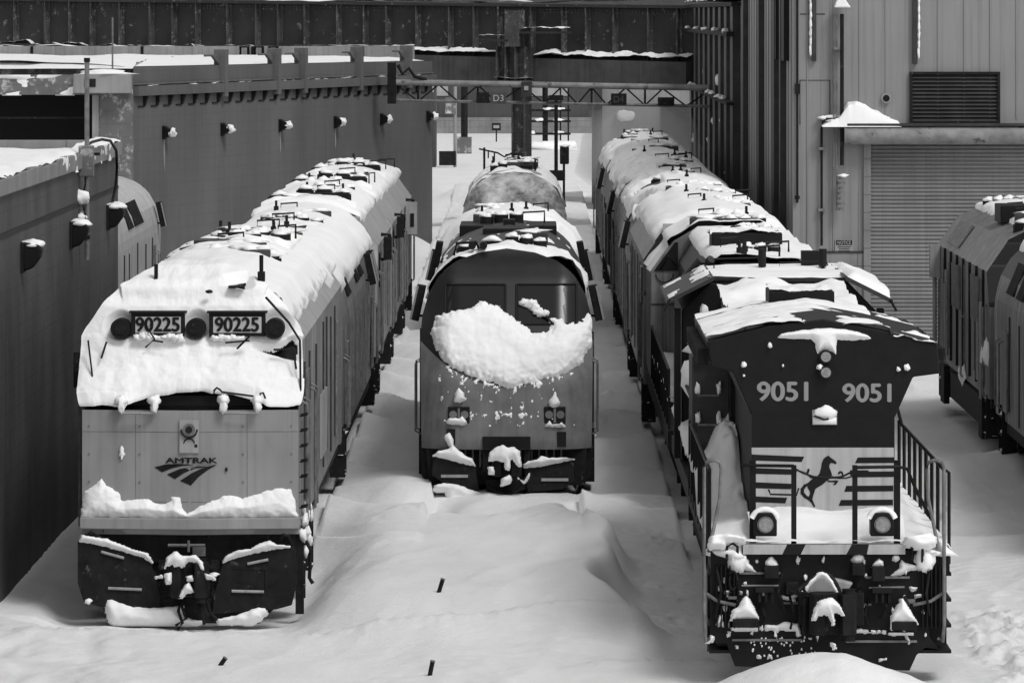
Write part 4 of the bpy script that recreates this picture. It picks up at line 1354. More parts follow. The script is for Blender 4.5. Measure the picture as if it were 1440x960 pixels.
face_snow("drip_snow", [[(228, 547), (240, 535), (255, 528), (272, 560), (277, 600), (262, 604), (245, 577)]], F, -0.02, 0.07, t)
b = MB()
b.tube([(mx(686), -0.1, mz(682)), (mx(697), -0.15, mz(690)), (mx(713), -0.15, mz(694)), (mx(728), -0.15, mz(689)), (mx(738), -0.1, mz(678))], 0.028)
b.tube([(mx(734), -0.05, mz(655)), (mx(728), -0.2, mz(663)), (mx(735), -0.2, mz(673)), (mx(744), -0.2, mz(664))], 0.022)
b.build("air_hose", M_INK, t, smooth=True)
b = MB(); b.tube([(-0.95, 1.75, 4.28), (-0.9, 1.75, 4.5), (-0.55, 1.75, 4.52), (-0.5, 1.75, 4.4)], 0.03); b.cyl((-0.62, 1.6, 4.46), (-0.62, 2.0, 4.46), 0.07, 10); b.cyl((-0.42, 1.6, 4.46), (-0.42, 2.0, 4.46), 0.07, 10)
b.build("horn_cluster", M_INK, t)
for s in (-1, 1):   # raised cowl flaps near the rear
    MB().prism([(s*1.46, 3.4), (s*1.60, 3.45), (s*1.50, 3.95), (s*1.36, 3.93)], 15.4, 16.0, 'y').build("cowl_flap", M_BLACK, t, bevel=0.015)
MB().box(-1.0, 0.95, 13.2, 15.6, 4.1, 4.36).build("dynamic_brake_hatch", M_BLACK, t, bevel=0.02)

# ---- middle track, second locomotive, face plastered with snow
passenger_loco((XC, 140.5, 0), 12.6, "locomotive with its whole face plastered in patchy snow, standing alone on the middle track",
               "streamlined passenger locomotives", lambda u, y, p: 0.0+0.11*fbm(p.x*1.3, y*0.5, 11)-0.2*sstep(0.36, 0.46, abs(u-0.5)), m_low=M_PLAST, m_up=M_PLAST, m_side=M_SIDEG, m_roof=M_PLAST, seed=5, mirror=()).scale = (0.93, 1, 1)

# ---- left track, second vehicle: streamlined, cab end away from us
def left2_snow(u, y, p):
    s = abs(u-0.5)
    fr = 0.06*fbm(p.x*2, y*1.4, 4)
    t = 0.13+0.07*fbm(p.x*1.0, y*0.4, 3)
    t -= 0.5*sstep(0.36, 0.46, s+0.5*fr*(p.x > 0)-(0.0 if p.x < 0 else 0.02))
    t -= 0.26*sstep(0.1, 0.45, fbm(p.x*0.35+5, y*0.9, 5)+0.05)*(p.x < 0.6)*(y < 13)
    return t
passenger_loco((XL, 94.6, 0), 20.6, "round shouldered locomotive under snow, coupled directly behind the silver faced car 90225",
               "streamlined passenger locomotives", left2_snow, seed=8, mirror=(14.6, 15.8), blunt=True, vents=((9.5, 11.0), (11.8, 13.4), (4.4, 6.0)), fans=((10.3, -0.35),))

# ---- right track, three rounded snowy roofs in the distance
for k, (y, lab) in enumerate(((123.6, "round roofed locomotive deep in snow, touching the grey cowl locomotive with the number board"),
                              (145.0, "round roofed locomotive deep in snow, between two more snowy round roofs"),
                              (166.4, "round roofed locomotive deep in snow, last of its train, just beneath the gantry"))):
    def fs(u, y_, p, k=k):
        a = 0.15+0.10*fbm(p.x*1.0, y_*0.35, 13+k)-0.55*sstep(0.34, 0.46, abs(u-0.5)+(0.10*fbm(y_*0.6, k))-0.05*(p.x > 0))
        a -= 0.40*sstep(0.25, 0.5, fbm(p.x*0.8, y_*0.45, 31+k)+0.45*(p.x < -0.5)-0.1)
        a -= 0.6*sstep(18.6, 20.2, y_+0.9*fbm(p.x*0.9, k*2.0))*(p.x < 0.75)+0.35*math.exp(-((y_-0.3)/0.6)**2)*(fbm(p.x*1.2, k*3) > -0.2)
        return a
    passenger_loco((XR, y, 0), 21, lab, "streamlined passenger locomotives", fs, m_side=M_SIDEG, m_low=M_NOSE, m_up=M_NOSE, seed=20+k, blunt=True, fans=((4.0, 0.1), (13.0, -0.1)))

# ---- far left track: locomotive peeping out between the two left buildings
def fl_snow(u, y, p):
    return 0.12+0.08*fbm(p.x, y*0.5, 5)-0.4*sstep(0.30, 0.42, u+0.04*fbm(y*0.7, 2))
t = passenger_loco((-11.22, 119, 0), 21.0, "streaked locomotive peeping out from behind the low dark building, grille and mirror showing", "streamlined passenger locomotives",
                   fl_snow, seed=31, mirror=(20.0,), blunt=True, m_side=M_PEEP, m_roof=M_PEEP, m_low=M_PEEP, vents=((10.5, 12.0), (12.6, 15.4)))
b = MB(); b.tube([(1.2, 8.0, 4.05), (1.2, 8.0, 4.6), (1.35, 8.4, 4.62)], 0.05); b.build("roof_bracket", M_UNDER, t)
# ---- right-most track, near locomotive cut by the frame
t = passenger_loco((XF, 82.0, 0), 20.4, "pale round sided locomotive cut off by the edge of the picture, near the roller door", "streamlined passenger locomotives",
               lambda u, y, p: 0.1+0.1*fbm(p.x, y*0.5, 17)-0.5*sstep(0.22, 0.4, abs(u-0.5)), seed=41, m_side=M_SIDEG, vents=((15.0, 16.2), (16.8, 18.2), (9, 10.6)), mirror=(2.6,))

# ------------------------------------------------ boxy cowl vehicles
def csec(zr):
    return [(-1.55, 1.15), (-1.55, zr-0.92), (-1.10, zr-0.30), (-0.55, zr-0.06), (0, zr), (0.55, zr-0.06), (1.10, zr-0.30), (1.55, zr-0.92), (1.55, 1.15)]
def chw(zr):
    return [(1.15, 1.55), (zr-0.92, 1.55), (zr-0.30, 1.10), (zr-0.06, 0.55), (zr, 0.0)]
def cowl_body(t, L, zr, m_side, m_roof, m_face, m_glass=M_GLASS):
    hw = chw(zr)
    prof = [(1.15, 0.0), (2.93, 0.0), (3.0, 0.24), (zr-0.80, 0.78), (zr-0.36, 0.88), (zr-0.12, 1.2), (zr, 1.5)]
    def fy(x, z):
        y = interp(prof, z)
        if z < 2.94:
            y -= 0.15*(1-abs(x)/1.55)
        return y
    def face(u, v):
        z = 1.15+1.78*v
        x = (u*2-1)*1.55
        return (x, fy(x, z), z)
    grid_mesh(face, 2, 1).build("nose_panel", m_face, t)
    def ws(u, v):
        z = 2.93+(zr-2.93)*v
        x = (u*2-1)*interp(hw, z)
        return (x, fy(x, z), z)
    grid_mesh(ws, 12, 40).build("windscreen_panel", m_glass, t)
    for s in (-1, 1):
        def sd_(u, v):
            z = 1.15+(zr-0.92-1.15)*v
            y0 = fy(1.55, z)
            return (1.55*s, y0+(L-y0)*u, z)
        grid_mesh(sd_, 1, 24).build("body_side", m_side, t)
        def ch(u, v):
            z = zr-0.92+0.62*v
            y0 = fy(1.3, z)
            return (s*interp(hw, z), y0+(L-y0)*u, z)
        grid_mesh(ch, 1, 4).build("roof_chamfer", m_roof, t)
    g = curve_sampler(csec(zr)[2:7])
    grid_mesh(lambda u, v: (lambda p: (p.x, fy(p.x, p.y)+(L-fy(p.x, p.y))*v, p.y))(g(u)[0]), 12, 1).build("roof", m_roof, t)
    MB().prism(csec(zr), L-0.02, L, 'y').build("rear_wall", m_side, t)
    MB().box(-1.5, 1.5, 0.15, L-0.1, 0.95, 1.149).build("underframe", M_UNDER, t)
    return fy

def cowl_loco(loc, L, zr, label, group, snow, m_side, m_roof, m_face, seed, number=None, name="cowl_locomotive", glass=M_GLASS):
    t = thing(name, loc, label, "locomotive", group)
    fy = cowl_body(t, L, zr, m_side, m_roof, m_face, glass)
    running_gear(t, (3.2, L-3.2), (6, L-6))
    side_trim(t, L, 1.55, 1.25, zr-1.0, 12, seed)
    rails_steps(t, 1.55, (0.5, L-1.5), 0.35, 2.9)
    skin("roof_snow", roof_surface(csec(zr)[1:-1], 0.9, L), 44, int(L*10), lambda u, v, p: min(snow(u, v*(L-0.9)+0.9, p), 0.8*(p.y-0.9)+0.02), t)
    roof_clutter(t, -0.75, 0.75, 1.6, L-0.8, lambda x: zr-0.1*abs(x), 11, seed*5)
    coupler(t, 0.82, 0.1)
    b = MB()
    for s in (-1, 1):
        xs = sorted((s*1.552, s*1.58))
        b.box(xs[0], xs[1], 1.3, 2.3, zr-1.85, zr-1.1)
    b.build("side_window", M_GLASS, t)
    if number:
        b = MB().box(-1.15, -0.35, 0.62, 0.9, zr-0.50, zr-0.2).build("number_board", M_PLATE, t)
        text("board_number", number, 0.5, 0.2, (-0.75, 0.612, zr-0.35), M_INK, b)
    return t

def flat_snow(seed, edge=0.30, amt=0.15):
    def f(u, y, p):
        return amt+0.07*fbm(p.x*1.1, y*0.5, seed)-0.5*sstep(edge, edge+0.07, abs(u-0.5)+0.03*fbm(y*1.1, seed))
    return f
CW = "boxy cowl locomotives with chamfered roofs"
for k, (y, L, zr, lab) in enumerate(((116.0, 11.3, 4.45, "pale boxy cowl locomotive coupled behind the round shouldered one of the 90225 train"),
                                     (127.8, 11.3, 4.45, "pale boxy cowl locomotive standing between two others like it"),
                                     (139.6, 10.4, 4.40, "pale boxy cowl locomotive ending its train, a white marker on its side"))):
    t = cowl_loco((XL, y, 0), L, zr, lab, CW, flat_snow(50+k), M_SIDE, M_COWL, M_COWL, 60+k, None, "cowl_locomotive", M_COWL)
    fan_cluster(t, 3.4, zr+0.14, -0.75, 1, 0.24, "roof_vent"); fan_cluster(t, 3.6, zr+0.16, 0.25, 3, 0.2)
    MB().box(-0.25, 0.85, 3.0, 3.15, zr-0.1, zr+0.17).build("fan_shroud", M_BLACK, t, bevel=0.02)
    MB().box(-1.15, 1.15, 0.72, 1.0, zr-0.50, zr-0.28).build("brow_panel", M_COWL, t, bevel=0.03)
    S = lambda u, v: (Vector((-1.05+2.1*u, 1.0+0.6*v, zr-0.27+0.27*v)), Vector((0, -0.2, 1)))
    skin("brow_snow", S, 40, 14, lambda u, v, p: (0.10+0.07*fbm(p.x*1.4, p.y*2, k))*min(1, 8*u, 8*(1-u), 0.3+4*v), t)
    b = MB(); b.tube([(1.56, 2.6, zr-1.3), (1.75, 2.6, zr-1.3), (1.75, 2.6, zr-0.75), (1.56, 2.6, zr-0.75)], 0.05); b.box(1.62, 1.8, 2.5, 2.7, zr-1.3, zr-0.8); b.build("mirror", M_UNDER, t)
    if k == 2:
        b = MB(); b.box(1.60, 1.9, 1.0, 1.1, zr-1.6, zr-0.75); b.build("white_marker", M_DISTL, t)
        b = MB(); b.box(1.72, 1.82, 0.98, 0.997, zr-1.4, zr-1.05); b.build("marker_slot", M_INK, t)
cowl_loco((XR, 107.4, 0), 15.4, 4.55, "grey cowl locomotive with a part buried number board behind the black hood units", CW, flat_snow(71, 0.36, 0.16), M_DCOWL, M_DCOWL, M_DCOWL, 72, "511")
t = cowl_loco((XF, 103.2, 0), 13.2, 4.5, "dark weathered cowl locomotive with chamfered roof standing before the roller door", CW, flat_snow(81, 0.17, 0.10), M_DCOWL, M_DCOWL, M_DCOWL, 82)
fan_cluster(t, 2.0, 4.52, -0.3, 3, 0.2); 
MB().box(-0.9, -0.1, 5.0, 6.4, 4.35, 4.72).build("exhaust_box", M_BLACK, t, bevel=0.02)
b = MB(); b.tube([(-1.66, 0.8, 1.1), (-1.66, 0.8, 3.0)], 0.03); b.tube([(-1.66, 12.6, 1.1), (-1.66, 12.6, 3.6)], 0.05); b.box(-1.78, -1.56, 12.3, 12.6, 2.9, 3.6); b.build("corner_rail", M_PALE, t)
b = MB()
for k in range(7):
    b.box(-1.60, -1.553, 1.2+k*1.6, 1.26+k*1.6, 1.3, 3.6)
b.build("panel_rib", M_UNDER, t)
for y in (2.2, 7.0):
    vent_panel(t, -1, y, y+1.8, None, (-1.55, 2.5), (-1.55, 3.4), M_STEEL)
vent_panel(t, -1, 8.5, 11.5, None, (-1.48, 3.70), (-1.14, 4.15), M_STEEL)
b = MB(); b.tube([(-1.60, 9.8, 1.2), (-1.66, 9.8, 1.25), (-1.66, 9.8, 2.9), (-1.60, 9.8, 2.95)], 0.025); b.tube([(-1.60, 5.6, 1.2), (-1.66, 5.6, 1.25), (-1.66, 5.6, 2.4), (-1.60, 5.6, 2.45)], 0.025); b.build("grab_iron", M_PALE, t)
b = MB(); b.blob((-1.5, 0.5, 2.0), (0.18, 0.3, 0.35), 5, 0.4, 8); b.blob((-1.58, 6, 1.2), (0.08, 0.5, 0.2), 6, 0.5, 8); b.build("snow_lump", M_SNOW, t, smooth=True)
b = MB(); b.prism([(-1.6, 1.1), (-1.3, 1.1), (-1.3, 0.4), (-1.6, 0.55)], 2.0, 9.0, 'y'); b.box(-1.62, -1.5, 1.0, 1.8, 0.3, 1.1); b.box(-1.62, -1.5, 10.5, 11.5, 0.3, 1.1); b.build("side_tank", M_UNDER, t)

# ------------------------------------------------ silver faced control car at the head of the left track
def control_car():
    t = thing("control_car", (XL, 76.5, 0), "silver faced cab car numbered 90225, its windscreen buried in snow", "locomotive")
    L, zr = 17.4, 4.75
    fy = cowl_body(t, L, zr, M_SIDE, M_COWL, M_SILV)
    X = lambda px: (px-268)/98.0
    Z = lambda py: 8.804-py/98.0
    running_gear(t, (3.2, L-3.2), (6, L-6))
    side_trim(t, L, 1.55, 1.3, zr-1.05, 12, 99)
    rails_steps(t, 1.56, (0.75, 3.6), 0.25, 2.95)
    # wind-packed snow on windscreen, brow and roof front
    prof = [(-0.07, 2.955), (0.10, 3.10), (0.34, 3.45), (0.60, 3.95), (0.72, 4.33), (0.98, 4.66), (1.5, 4.84), (2.5, 4.86)]
    g = curve_sampler(prof)
    hw = [(2.9, 1.57), (3.9, 1.56), (4.05, 1.50), (4.35, 1.28), (4.55, 1.06), (4.72, 0.80), (4.84, 0.55), (4.9, 0.5)]
    hole = [(X(a), Z(b)) for a, b in ((356, 494), (384, 497), (408, 484), (414, 490), (413, 507), (396, 506), (380, 502))]
    hole2 = [(X(a), Z(b)) for a, b in ((313, 406), (342, 402), (341, 412), (334, 411))]
    def hem(x):
        return 2.955+max(0, 0.20*(1-((x-0.10)/1.08)**2))+0.022*fbm(x*4, 1.0)+0.02*math.sin(x*9)*(abs(x) > 0.9)
    vz = [(g(k/200)[0].y, k/200) for k in range(201)]
    def S(u, v):
        v0 = interp(vz, hem((u*2-1)*1.57))
        p, n = g(v0+(1-v0)*v)
        w = interp(hw, p.y)
        x = (u*2-1)*w
        rr = abs(x)/1.57
        nn = Vector((0.55*(u*2-1)**3, -abs(n.x), abs(n.y)+0.05)).normalized()
        return Vector((x, p.x-(0.12*(1-rr) if p.y < 3.3 else 0)*(3.3-p.y)/0.35*0.8+0.10*rr**3, p.y)), nn
    def T(u, v, p):
        t_ = 0.10+0.035*fbm(p.x*1.2, p.z*1.5, 3)+0.05*math.exp(-((p.z-3.3-0.12*p.x)/0.25)**2)+0.012*fbm(p.x*5, p.z*5, 6)
        t_ += 0.06*math.exp(-((p.z-3.93)/0.10)**2)*math.exp(-((p.x+0.45)/0.5)**2)
        t_ += 0.07*math.exp(-((p.z-4.55)/0.10)**2)*(abs(p.x) < 1.0)
        t_ *= 0.25+0.75*math.sqrt(min(1, v/0.05))
        for hp in (hole, hole2):
            t_ = min(t_, -poly_sd(p.x, p.z, hp)*1.6)
        for hx in (-1.03, 0.05, 1.19):
            d = math.hypot(p.x-hx, p.z-4.07)-0.16
            t_ = min(t_, max(d*1.2, -0.02)+0.03)
        if p.x > 1.2:
            t_ -= 0.06*sstep(1.2, 1.55, p.x)*(3.3 < p.z < 3.9)
        return t_
    skin("windscreen_snow", S, 220, 240, T, t)
    def rs(u, v, p):
        y = p.y
        a = 0.13+0.06*fbm(p.x*0.9, y*0.5, 6)
        fr = 0.05*fbm(y*3.2, 3)+0.05*fbm(y*1.1, 9)
        a -= 0.45*sstep(0.385, 0.455, abs(u-0.5)+0.8*fr)
        if y > 8.5:
            a -= 0.24*sstep(0.05, 0.45, fbm(p.x*0.35+2, y*1.1, 5)+0.12)*(p.x < 0.8)
        return a
    skin("roof_snow", roof_surface(csec(zr)[1:-1], 1.35, L), 90, 260, rs, t)
    # dark sill behind the snow edge
    MB().box(-1.5, 1.5, 0.16, 0.3, 2.935, 3.12).build("window_sill", M_INK, t)
    # number boards
    for a, b_ in ((182, 257), (292, 371)):
        x0, x1, z0, z1 = X(a), X(b_), Z(475), Z(442)
        nb = MB(); nb.box(x0, x1, 0.40, 0.75, z0, z1); nb.box(x0-0.03, x1+0.03, 0.36, 0.75, z1, z1+0.025)
        q = nb.build("number_board", M_INK, t)
        MB().box(x0+0.06, x1-0.05, 0.388, 0.398, z0+0.05, z1-0.055).build("board_plate", M_PLATE, q, bevel=0.004)
        text("board_number", "90225", 0.62, 0.20, ((x0+x1)/2, 0.380, (z0+z1)/2+0.005), M_INK, q, 0.010)
    b = MB()
    for k in range(9):
        b.blob((X(192)+k*0.075, 0.42, Z(477)+0.02*math.sin(k*1.4)), (0.075, 0.10, 0.05+0.02*math.sin(k)), k, 0.4, 7)
    for k in range(5):
        b.blob((X(300)+k*0.09, 0.43, Z(478)), (0.08, 0.09, 0.05), k+20, 0.4, 7)
    b.build("board_snow", M_SNOW, t, smooth=True)
    for hx in (-1.03, 0.05, 1.19):
        h = MB(); h.cyl((hx, 0.36, 4.07), (hx, 0.8, 4.07), 0.145, 24)
        q = h.build("headlight", M_INK, t)
        c = MB(); c.cyl((hx, 0.345, 4.07), (hx, 0.358, 4.07), 0.085, 20); c.build("lens", M_UNDER, q)
    # wipers and grab irons on the snow
    b = MB(); b.tube([(X(203), 0.30, Z(490)), (X(216), 0.28, Z(478)), (X(205), 0.32, Z(462)), (X(213), 0.34, Z(455))], 0.016); b.tube([(X(214), 0.27, Z(480)), (X(228), 0.25, Z(482))], 0.014)
    b.tube([(X(332), 0.3, Z(492)), (X(350), 0.26, Z(474))], 0.016); b.tube([(X(316), 0.24, Z(483)), (X(350), 0.24, Z(480))], 0.014)
    b.build("wiper", M_UNDER, t)
    b = MB()
    y = -0.10
    b.tube([(X(302), y, Z(553)), (X(302), y, Z(548)), (X(306), y-0.02, Z(544)), (X(311), y-0.02, Z(547)), (X(313), y, Z(550)), (X(366), y, Z(557)), (X(367), y-0.02, Z(552)), (X(371), y-0.02, Z(551)), (X(374), y, Z(559))], 0.016)
    b.build("grab_iron", M_INK, t)
    b = MB()
    for a, c in ((172, 218), (317, 364)):
        b.tube([(X(a), -0.17, Z(577)), (X(a), -0.22, Z(579)), (X(c), -0.22, Z(579)), (X(c), -0.17, Z(577))], 0.02)
    q = b.build("grab_iron", M_PALE, t)
    b = MB()
    for a in (173, 219, 316, 363):
        b.blob((X(a), -0.20, Z(570)), (0.055, 0.06, 0.12), a, 0.35, 8)
        b.blob((X(a)-0.01, -0.16, Z(562)), (0.085, 0.08, 0.08), a+3, 0.35, 8)
    b.build("iron_snow", M_SNOW, q, smooth=True)
    # right-hand frame of the side window, mirrors
    b = MB(); b.tube([(X(372), 0.45, Z(420)), (X(405), 0.32, Z(455)), (X(421), 0.28, Z(480)), (X(423), 0.1, Z(570))], 0.018)
    b.tube([(X(384), 0.25, Z(493)), (X(412), 0.22, Z(492)), (X(416), 0.2, Z(520))], 0.018)
    b.tube([(X(122), 0.3, Z(480)), (X(130), 0.2, Z(540))], 0.014); b.tube([(X(148), 0.3, Z(482)), (X(141), 0.25, Z(505))], 0.016)
    b.build("window_frame", M_INK, t)
    b = MB(); b.box(-1.72, -1.60, 0.5, 0.6, Z(548), Z(498)); b.build("mirror", M_UNDER, t, bevel=0.01)
    b = MB(); b.cyl((X(363), 1.0, 4.75), (X(363), 1.0, 5.1), 0.03, 8); b.box(X(358), X(368), 0.9, 1.1, 4.72, 4.86); b.box(X(318), X(341), 0.6, 0.75, Z(408), Z(405)); b.box(X(211), X(216), 0.9, 1.0, 4.7, 4.97); b.blob((X(291), 0.55, Z(413)), (0.06, 0.05, 0.03), 1, 0.2, 6)
    b.blob((X(386), 1.0, Z(432)), (0.09, 0.2, 0.09), 1, 0.2, 6)
    b.build("roof_fitting", M_INK, t)
    b = MB()
    for zz in (1.62, 2.62):
        for sx in (-1, 1):
            b.tube([(sx*1.54, -0.002, zz), (sx*0.02, -0.15, zz)], 0.004, 4)
    for xx in (-0.78, 0.82):
        b.tube([(xx, -0.15*(1-abs(xx)/1.55)-0.001, 1.4), (xx, -0.15*(1-abs(xx)/1.55)-0.001, 2.9)], 0.004, 4)
    b.build("panel_seam", M_STEEL, t)
    b = MB()
    for zz in (1.5, 1.9, 2.3, 2.7):
        for xx in (-1.45, -0.72, 0.76, 1.45):
            b.cyl((xx, -0.15*(1-abs(xx)/1.55)-0.012, zz), (xx, -0.15*(1-abs(xx)/1.55), zz), 0.014, 8)
    b.build("rivet_row", M_STEEL, t)
    # badge plate, lettering and sweeping stripes
    b = MB().box(X(254), X(281), -0.172, -0.10, Z(635), Z(589)).build("headlight_plate", M_DISTL, t)
    c = MB(); c.cyl((X(267.5), -0.22, Z(602)), (X(267.5), -0.172, Z(602)), 0.085, 24); q = c.build("headlight", M_STEEL, b)
    c = MB(); c.cyl((X(267.5), -0.235, Z(602)), (X(267.5), -0.221, Z(602)), 0.05, 18); c.build("lens", M_GLASS, q)
    c = MB(); c.tube([(X(267.5)+0.115*math.cos(a), -0.2, Z(602)+0.115*math.sin(a)) for a in [math.pi*(1+k/12) for k in range(13)]], 0.013); c.tube([(X(267.5)+0.075*math.cos(a), -0.178, Z(621)+0.06*math.sin(a)) for a in [math.pi*(k/12) for k in range(13)]], 0.010)
    c.box(X(275), X(279), -0.178, -0.173, Z(627), Z(623))
    c.build("lamp_guard", M_INK, b)
    text("lettering", "AMTRAK", 0.735, 0.072, (X(270.5), -0.164, Z(645.5)), M_INK, t, 0.007)
    px = lambda a, c: (X(200+a/7.386), Z(570+c/7.386))
    sw = MB()
    for P in (((135, 630), (250, 602), (380, 594), (500, 600), (545, 609), (430, 613), (320, 640), (215, 682)),
              ((265, 705), (400, 647), (520, 622), (650, 619), (690, 625), (560, 641), (440, 690), (350, 752)),
              ((402, 770), (520, 692), (620, 645), (700, 622), (790, 600), (700, 652), (600, 725), (515, 818))):
        pts = [px(a, c) for a, c in P]
        i = len(sw.v)
        sw.v += [(x, -0.15*(1-abs(x)/1.55)-0.008, z) for x, z in pts]
        sw.f.append(tuple(range(i, i+len(pts))))
    sw.build("stripe_emblem", M_INK, t)
    b = MB(); b.box(X(318), X(321), -0.13, -0.10, Z(661), Z(656)); b.build("hook", M_INK, t)
    b = MB(); b.blob((X(172), -0.08, Z(637)), (0.04, 0.02, 0.09), 4, 0.5, 8); b.build("snow_spot", M_SNOW, t, smooth=True)
    # ledge and the snow bank on it
    b = MB(); b.prism([(-1.57, 0.1), (-1.57, -0.18), (0, -0.34), (1.57, -0.18), (1.57, 0.1)], Z(741), Z(726), 'z'); b.build("ledge", M_SILV, t, bevel=0.01)
    BP = [(X(a), Z(c)) for a, c in ((114, 727), (119, 690), (136, 680), (143, 671), (150, 682), (167, 690), (172, 703), (210, 700), (220, 705), (234, 707), (241, 702), (242, 696), (254, 699), (257, 712), (264, 721), (280, 711), (302, 702), (325, 694), (342, 700), (357, 696), (378, 688), (392, 686), (409, 687), (414, 700), (419, 727))]
    def LS(u, v):
        x = -1.57+3.14*u; z = 1.385+0.6*v
        return Vector((x, -0.15*(1-abs(x)/1.55), z)), Vector((0, -1, 0.15))
    def LT(u, v, p):
        d = poly_sd(p.x, p.z, BP)+0.02*fbm(p.x*9, p.z*9, 3)
        return (0.12*(1-math.exp(-d/0.10))+0.10*max(0, 1.62-p.z)*1.2+0.015*fbm(p.x*4, p.z*4, 1)) if d > 0 else d
    skin("ledge_snow", LS, 180, 44, LT, t)
    # plow and coupler gear
    b = MB()
    b.prism([(X(112), Z(756)), (X(150), Z(762)), (X(180), Z(770)), (X(213), Z(786)), (X(221), Z(806)), (X(228), Z(833)), (X(228), Z(860)), (X(150), Z(850)), (X(121), Z(844)), (X(112), Z(816))], -0.28, -0.22, 'y')
    b.prism([(X(315), Z(788)), (X(345), Z(776)), (X(416), Z(765)), (X(420), Z(794)), (X(419), Z(816)), (X(412), Z(847)), (X(390), Z(853)), (X(300), Z(860)), (X(303), Z(831))], -0.28, -0.22, 'y')
    b.prism([(X(146), Z(846)), (X(153), Z(872)), (X(366), Z(874)), (X(392), Z(848)), (X(300), Z(838)), (X(228), Z(838))], -0.20, -0.14, 'y')
    b.prism([(X(118), Z(742)), (X(416), Z(742)), (X(410), Z(790)), (X(125), Z(790))], 0.0, 0.2, 'y')
    b.build("snow_plow", M_UNDER, t, bevel=0.012)
    b = MB()
    b.prism([(X(121), Z(736)), (X(165), Z(738)), (X(180), Z(748)), (X(355), Z(748)), (X(372), Z(738)), (X(415), Z(735)), (X(415), Z(742)), (X(121), Z(742))], -0.16, -0.02, 'y')
    b.build("buffer_beam", M_SILV, t)
    b = MB()
    for a, c, d, e in ((145, 772, 177, 781), (155, 823, 202, 825), (350, 789, 379, 783), (328, 827, 373, 828)):
        b.tube([(X(a), -0.30, Z(c)), (X(d), -0.30, Z(e))], 0.022)
    b.build("plow_step", M_DISTL, t)
    b = MB(); b.tube([(X(328), -0.285, Z(796)), (X(374), -0.285, Z(798)), (X(374), -0.285, Z(825))], 0.006, 4); b.build("plow_hatch", M_INK, t)
    F = lambda a, c: (X(90+a/3.2), Z(600+c/3.2))
    face_snow("plow_snow", [[(75, 505), (90, 478), (130, 485), (200, 495), (270, 522), (330, 545), (385, 560), (408, 605), (392, 592), (370, 577), (280, 550), (150, 515)],
                            [(716, 604), (735, 570), (790, 545), (850, 538), (885, 515), (930, 503), (960, 520), (1042, 528), (940, 542), (850, 560), (760, 582)]], F, -0.285, 0.10, t)
    face_snow("coupler_snow", [[(468, 612), (475, 570), (495, 552), (520, 541), (545, 560), (605, 557), (640, 590), (648, 630), (625, 625), (610, 592), (570, 580), (555, 608), (512, 612), (505, 597), (480, 602)],
                               [(467, 640), (497, 634), (498, 682), (476, 684)], [(564, 650), (592, 644), (594, 670), (566, 670)],
                               [(538, 722), (560, 692), (575, 678), (596, 720), (560, 727), (545, 747), (528, 747)], [(645, 640), (680, 648), (694, 667), (650, 662)], [(425, 652), (455, 645), (458, 658), (428, 660)]], F, -0.62, 0.09, t)
    face_snow("packed_snow", [[(190, 800), (198, 772), (225, 764), (260, 783), (320, 798), (400, 808), (500, 800), (545, 792), (535, 825), (545, 850), (640, 868), (600, 885), (230, 885), (205, 865)],
                              [(690, 858), (780, 840), (820, 825), (880, 805), (915, 808), (924, 830), (892, 862), (850, 885), (700, 880)]], F, -0.205, 0.14, t)
    coupler(t, Z(808), -0.1, False, 1.1)
    b = MB(); b.tube([(X(238), -0.2, Z(764)), (X(290), -0.2, Z(764))], 0.025); b.tube([(X(267), -0.22, Z(757)), (X(267), -0.22, Z(773))], 0.02); b.box(X(272), X(290), -0.12, -0.05, Z(780), Z(766)); b.build("uncoupling_lever", M_STEEL, t)
    b = MB()
    for a, c, k in ((262, 830, 0), (257, 836, 1), (286, 828, 2), (296, 822, 3)):
        b.tube([(X(a), -0.3, Z(c)), (X(a)-0.03, -0.42, Z(c+18)), (X(a)+0.03, -0.45, Z(c+34)), (X(a)+0.08*(k-1.5), -0.4, Z(c+44))], 0.025)
    b.tube([(X(395), -0.12, Z(760)), (X(400), -0.3, Z(748)), (X(408), -0.3, Z(750)), (X(410), -0.12, Z(762))], 0.022)
    b.tube([(X(122), -0.12, Z(752)), (X(131), -0.3, Z(744)), (X(150), -0.12, Z(758))], 0.02)
    for k, a in enumerate((150, 172, 358, 372)):
        b.cyl((X(a), -0.03, Z(746)), (X(a), -0.01, Z(746)), 0.05, 10)
    b.build("air_hose", M_UNDER, t, smooth=True)
    b = MB()
    b.box(X(226), X(236), -0.32, -0.1, Z(800), Z(785)); b.box(X(298), X(307), -0.32, -0.1, Z(800), Z(785)); b.cyl((X(230), -0.36, Z(792)), (X(230), -0.2, Z(792)), 0.045, 12); b.cyl((X(301), -0.36, Z(792)), (X(301), -0.2, Z(792)), 0.045, 12)
    b.build("buffer_housing", M_UNDER, t)
    b = MB()
    b.blob((X(127), -0.3, Z(842)), (0.05, 0.03, 0.05), 2, 0.3, 7); b.blob((X(303), -0.36, Z(804)), (0.07, 0.08, 0.04), 2, 0.3, 7)
    b.build("snow_lump", M_SNOW, t, smooth=True)
    # fittings down the right flank
    b = MB()
    for k in range(7):
        b.tube([(1.56, 0.25, 1.5+k*0.22), (1.66, 0.22, 1.52+k*0.22), (1.66, 0.55, 1.52+k*0.22), (1.56, 0.55, 1.5+k*0.22)], 0.014)
    b.tube([(1.6, 0.3, 1.1), (1.72, 0.2, 0.9), (1.70, 0.2, 0.5), (1.75, 0.2, 0.42)], 0.03)
    b.box(1.5, 1.62, 0.2, 0.28, -0.02, 1.15); b.box(1.5, 1.6, 1.2, 1.3, 0.1, 1.15)
    b.build("side_ladder", M_UNDER, t)
    b = MB()
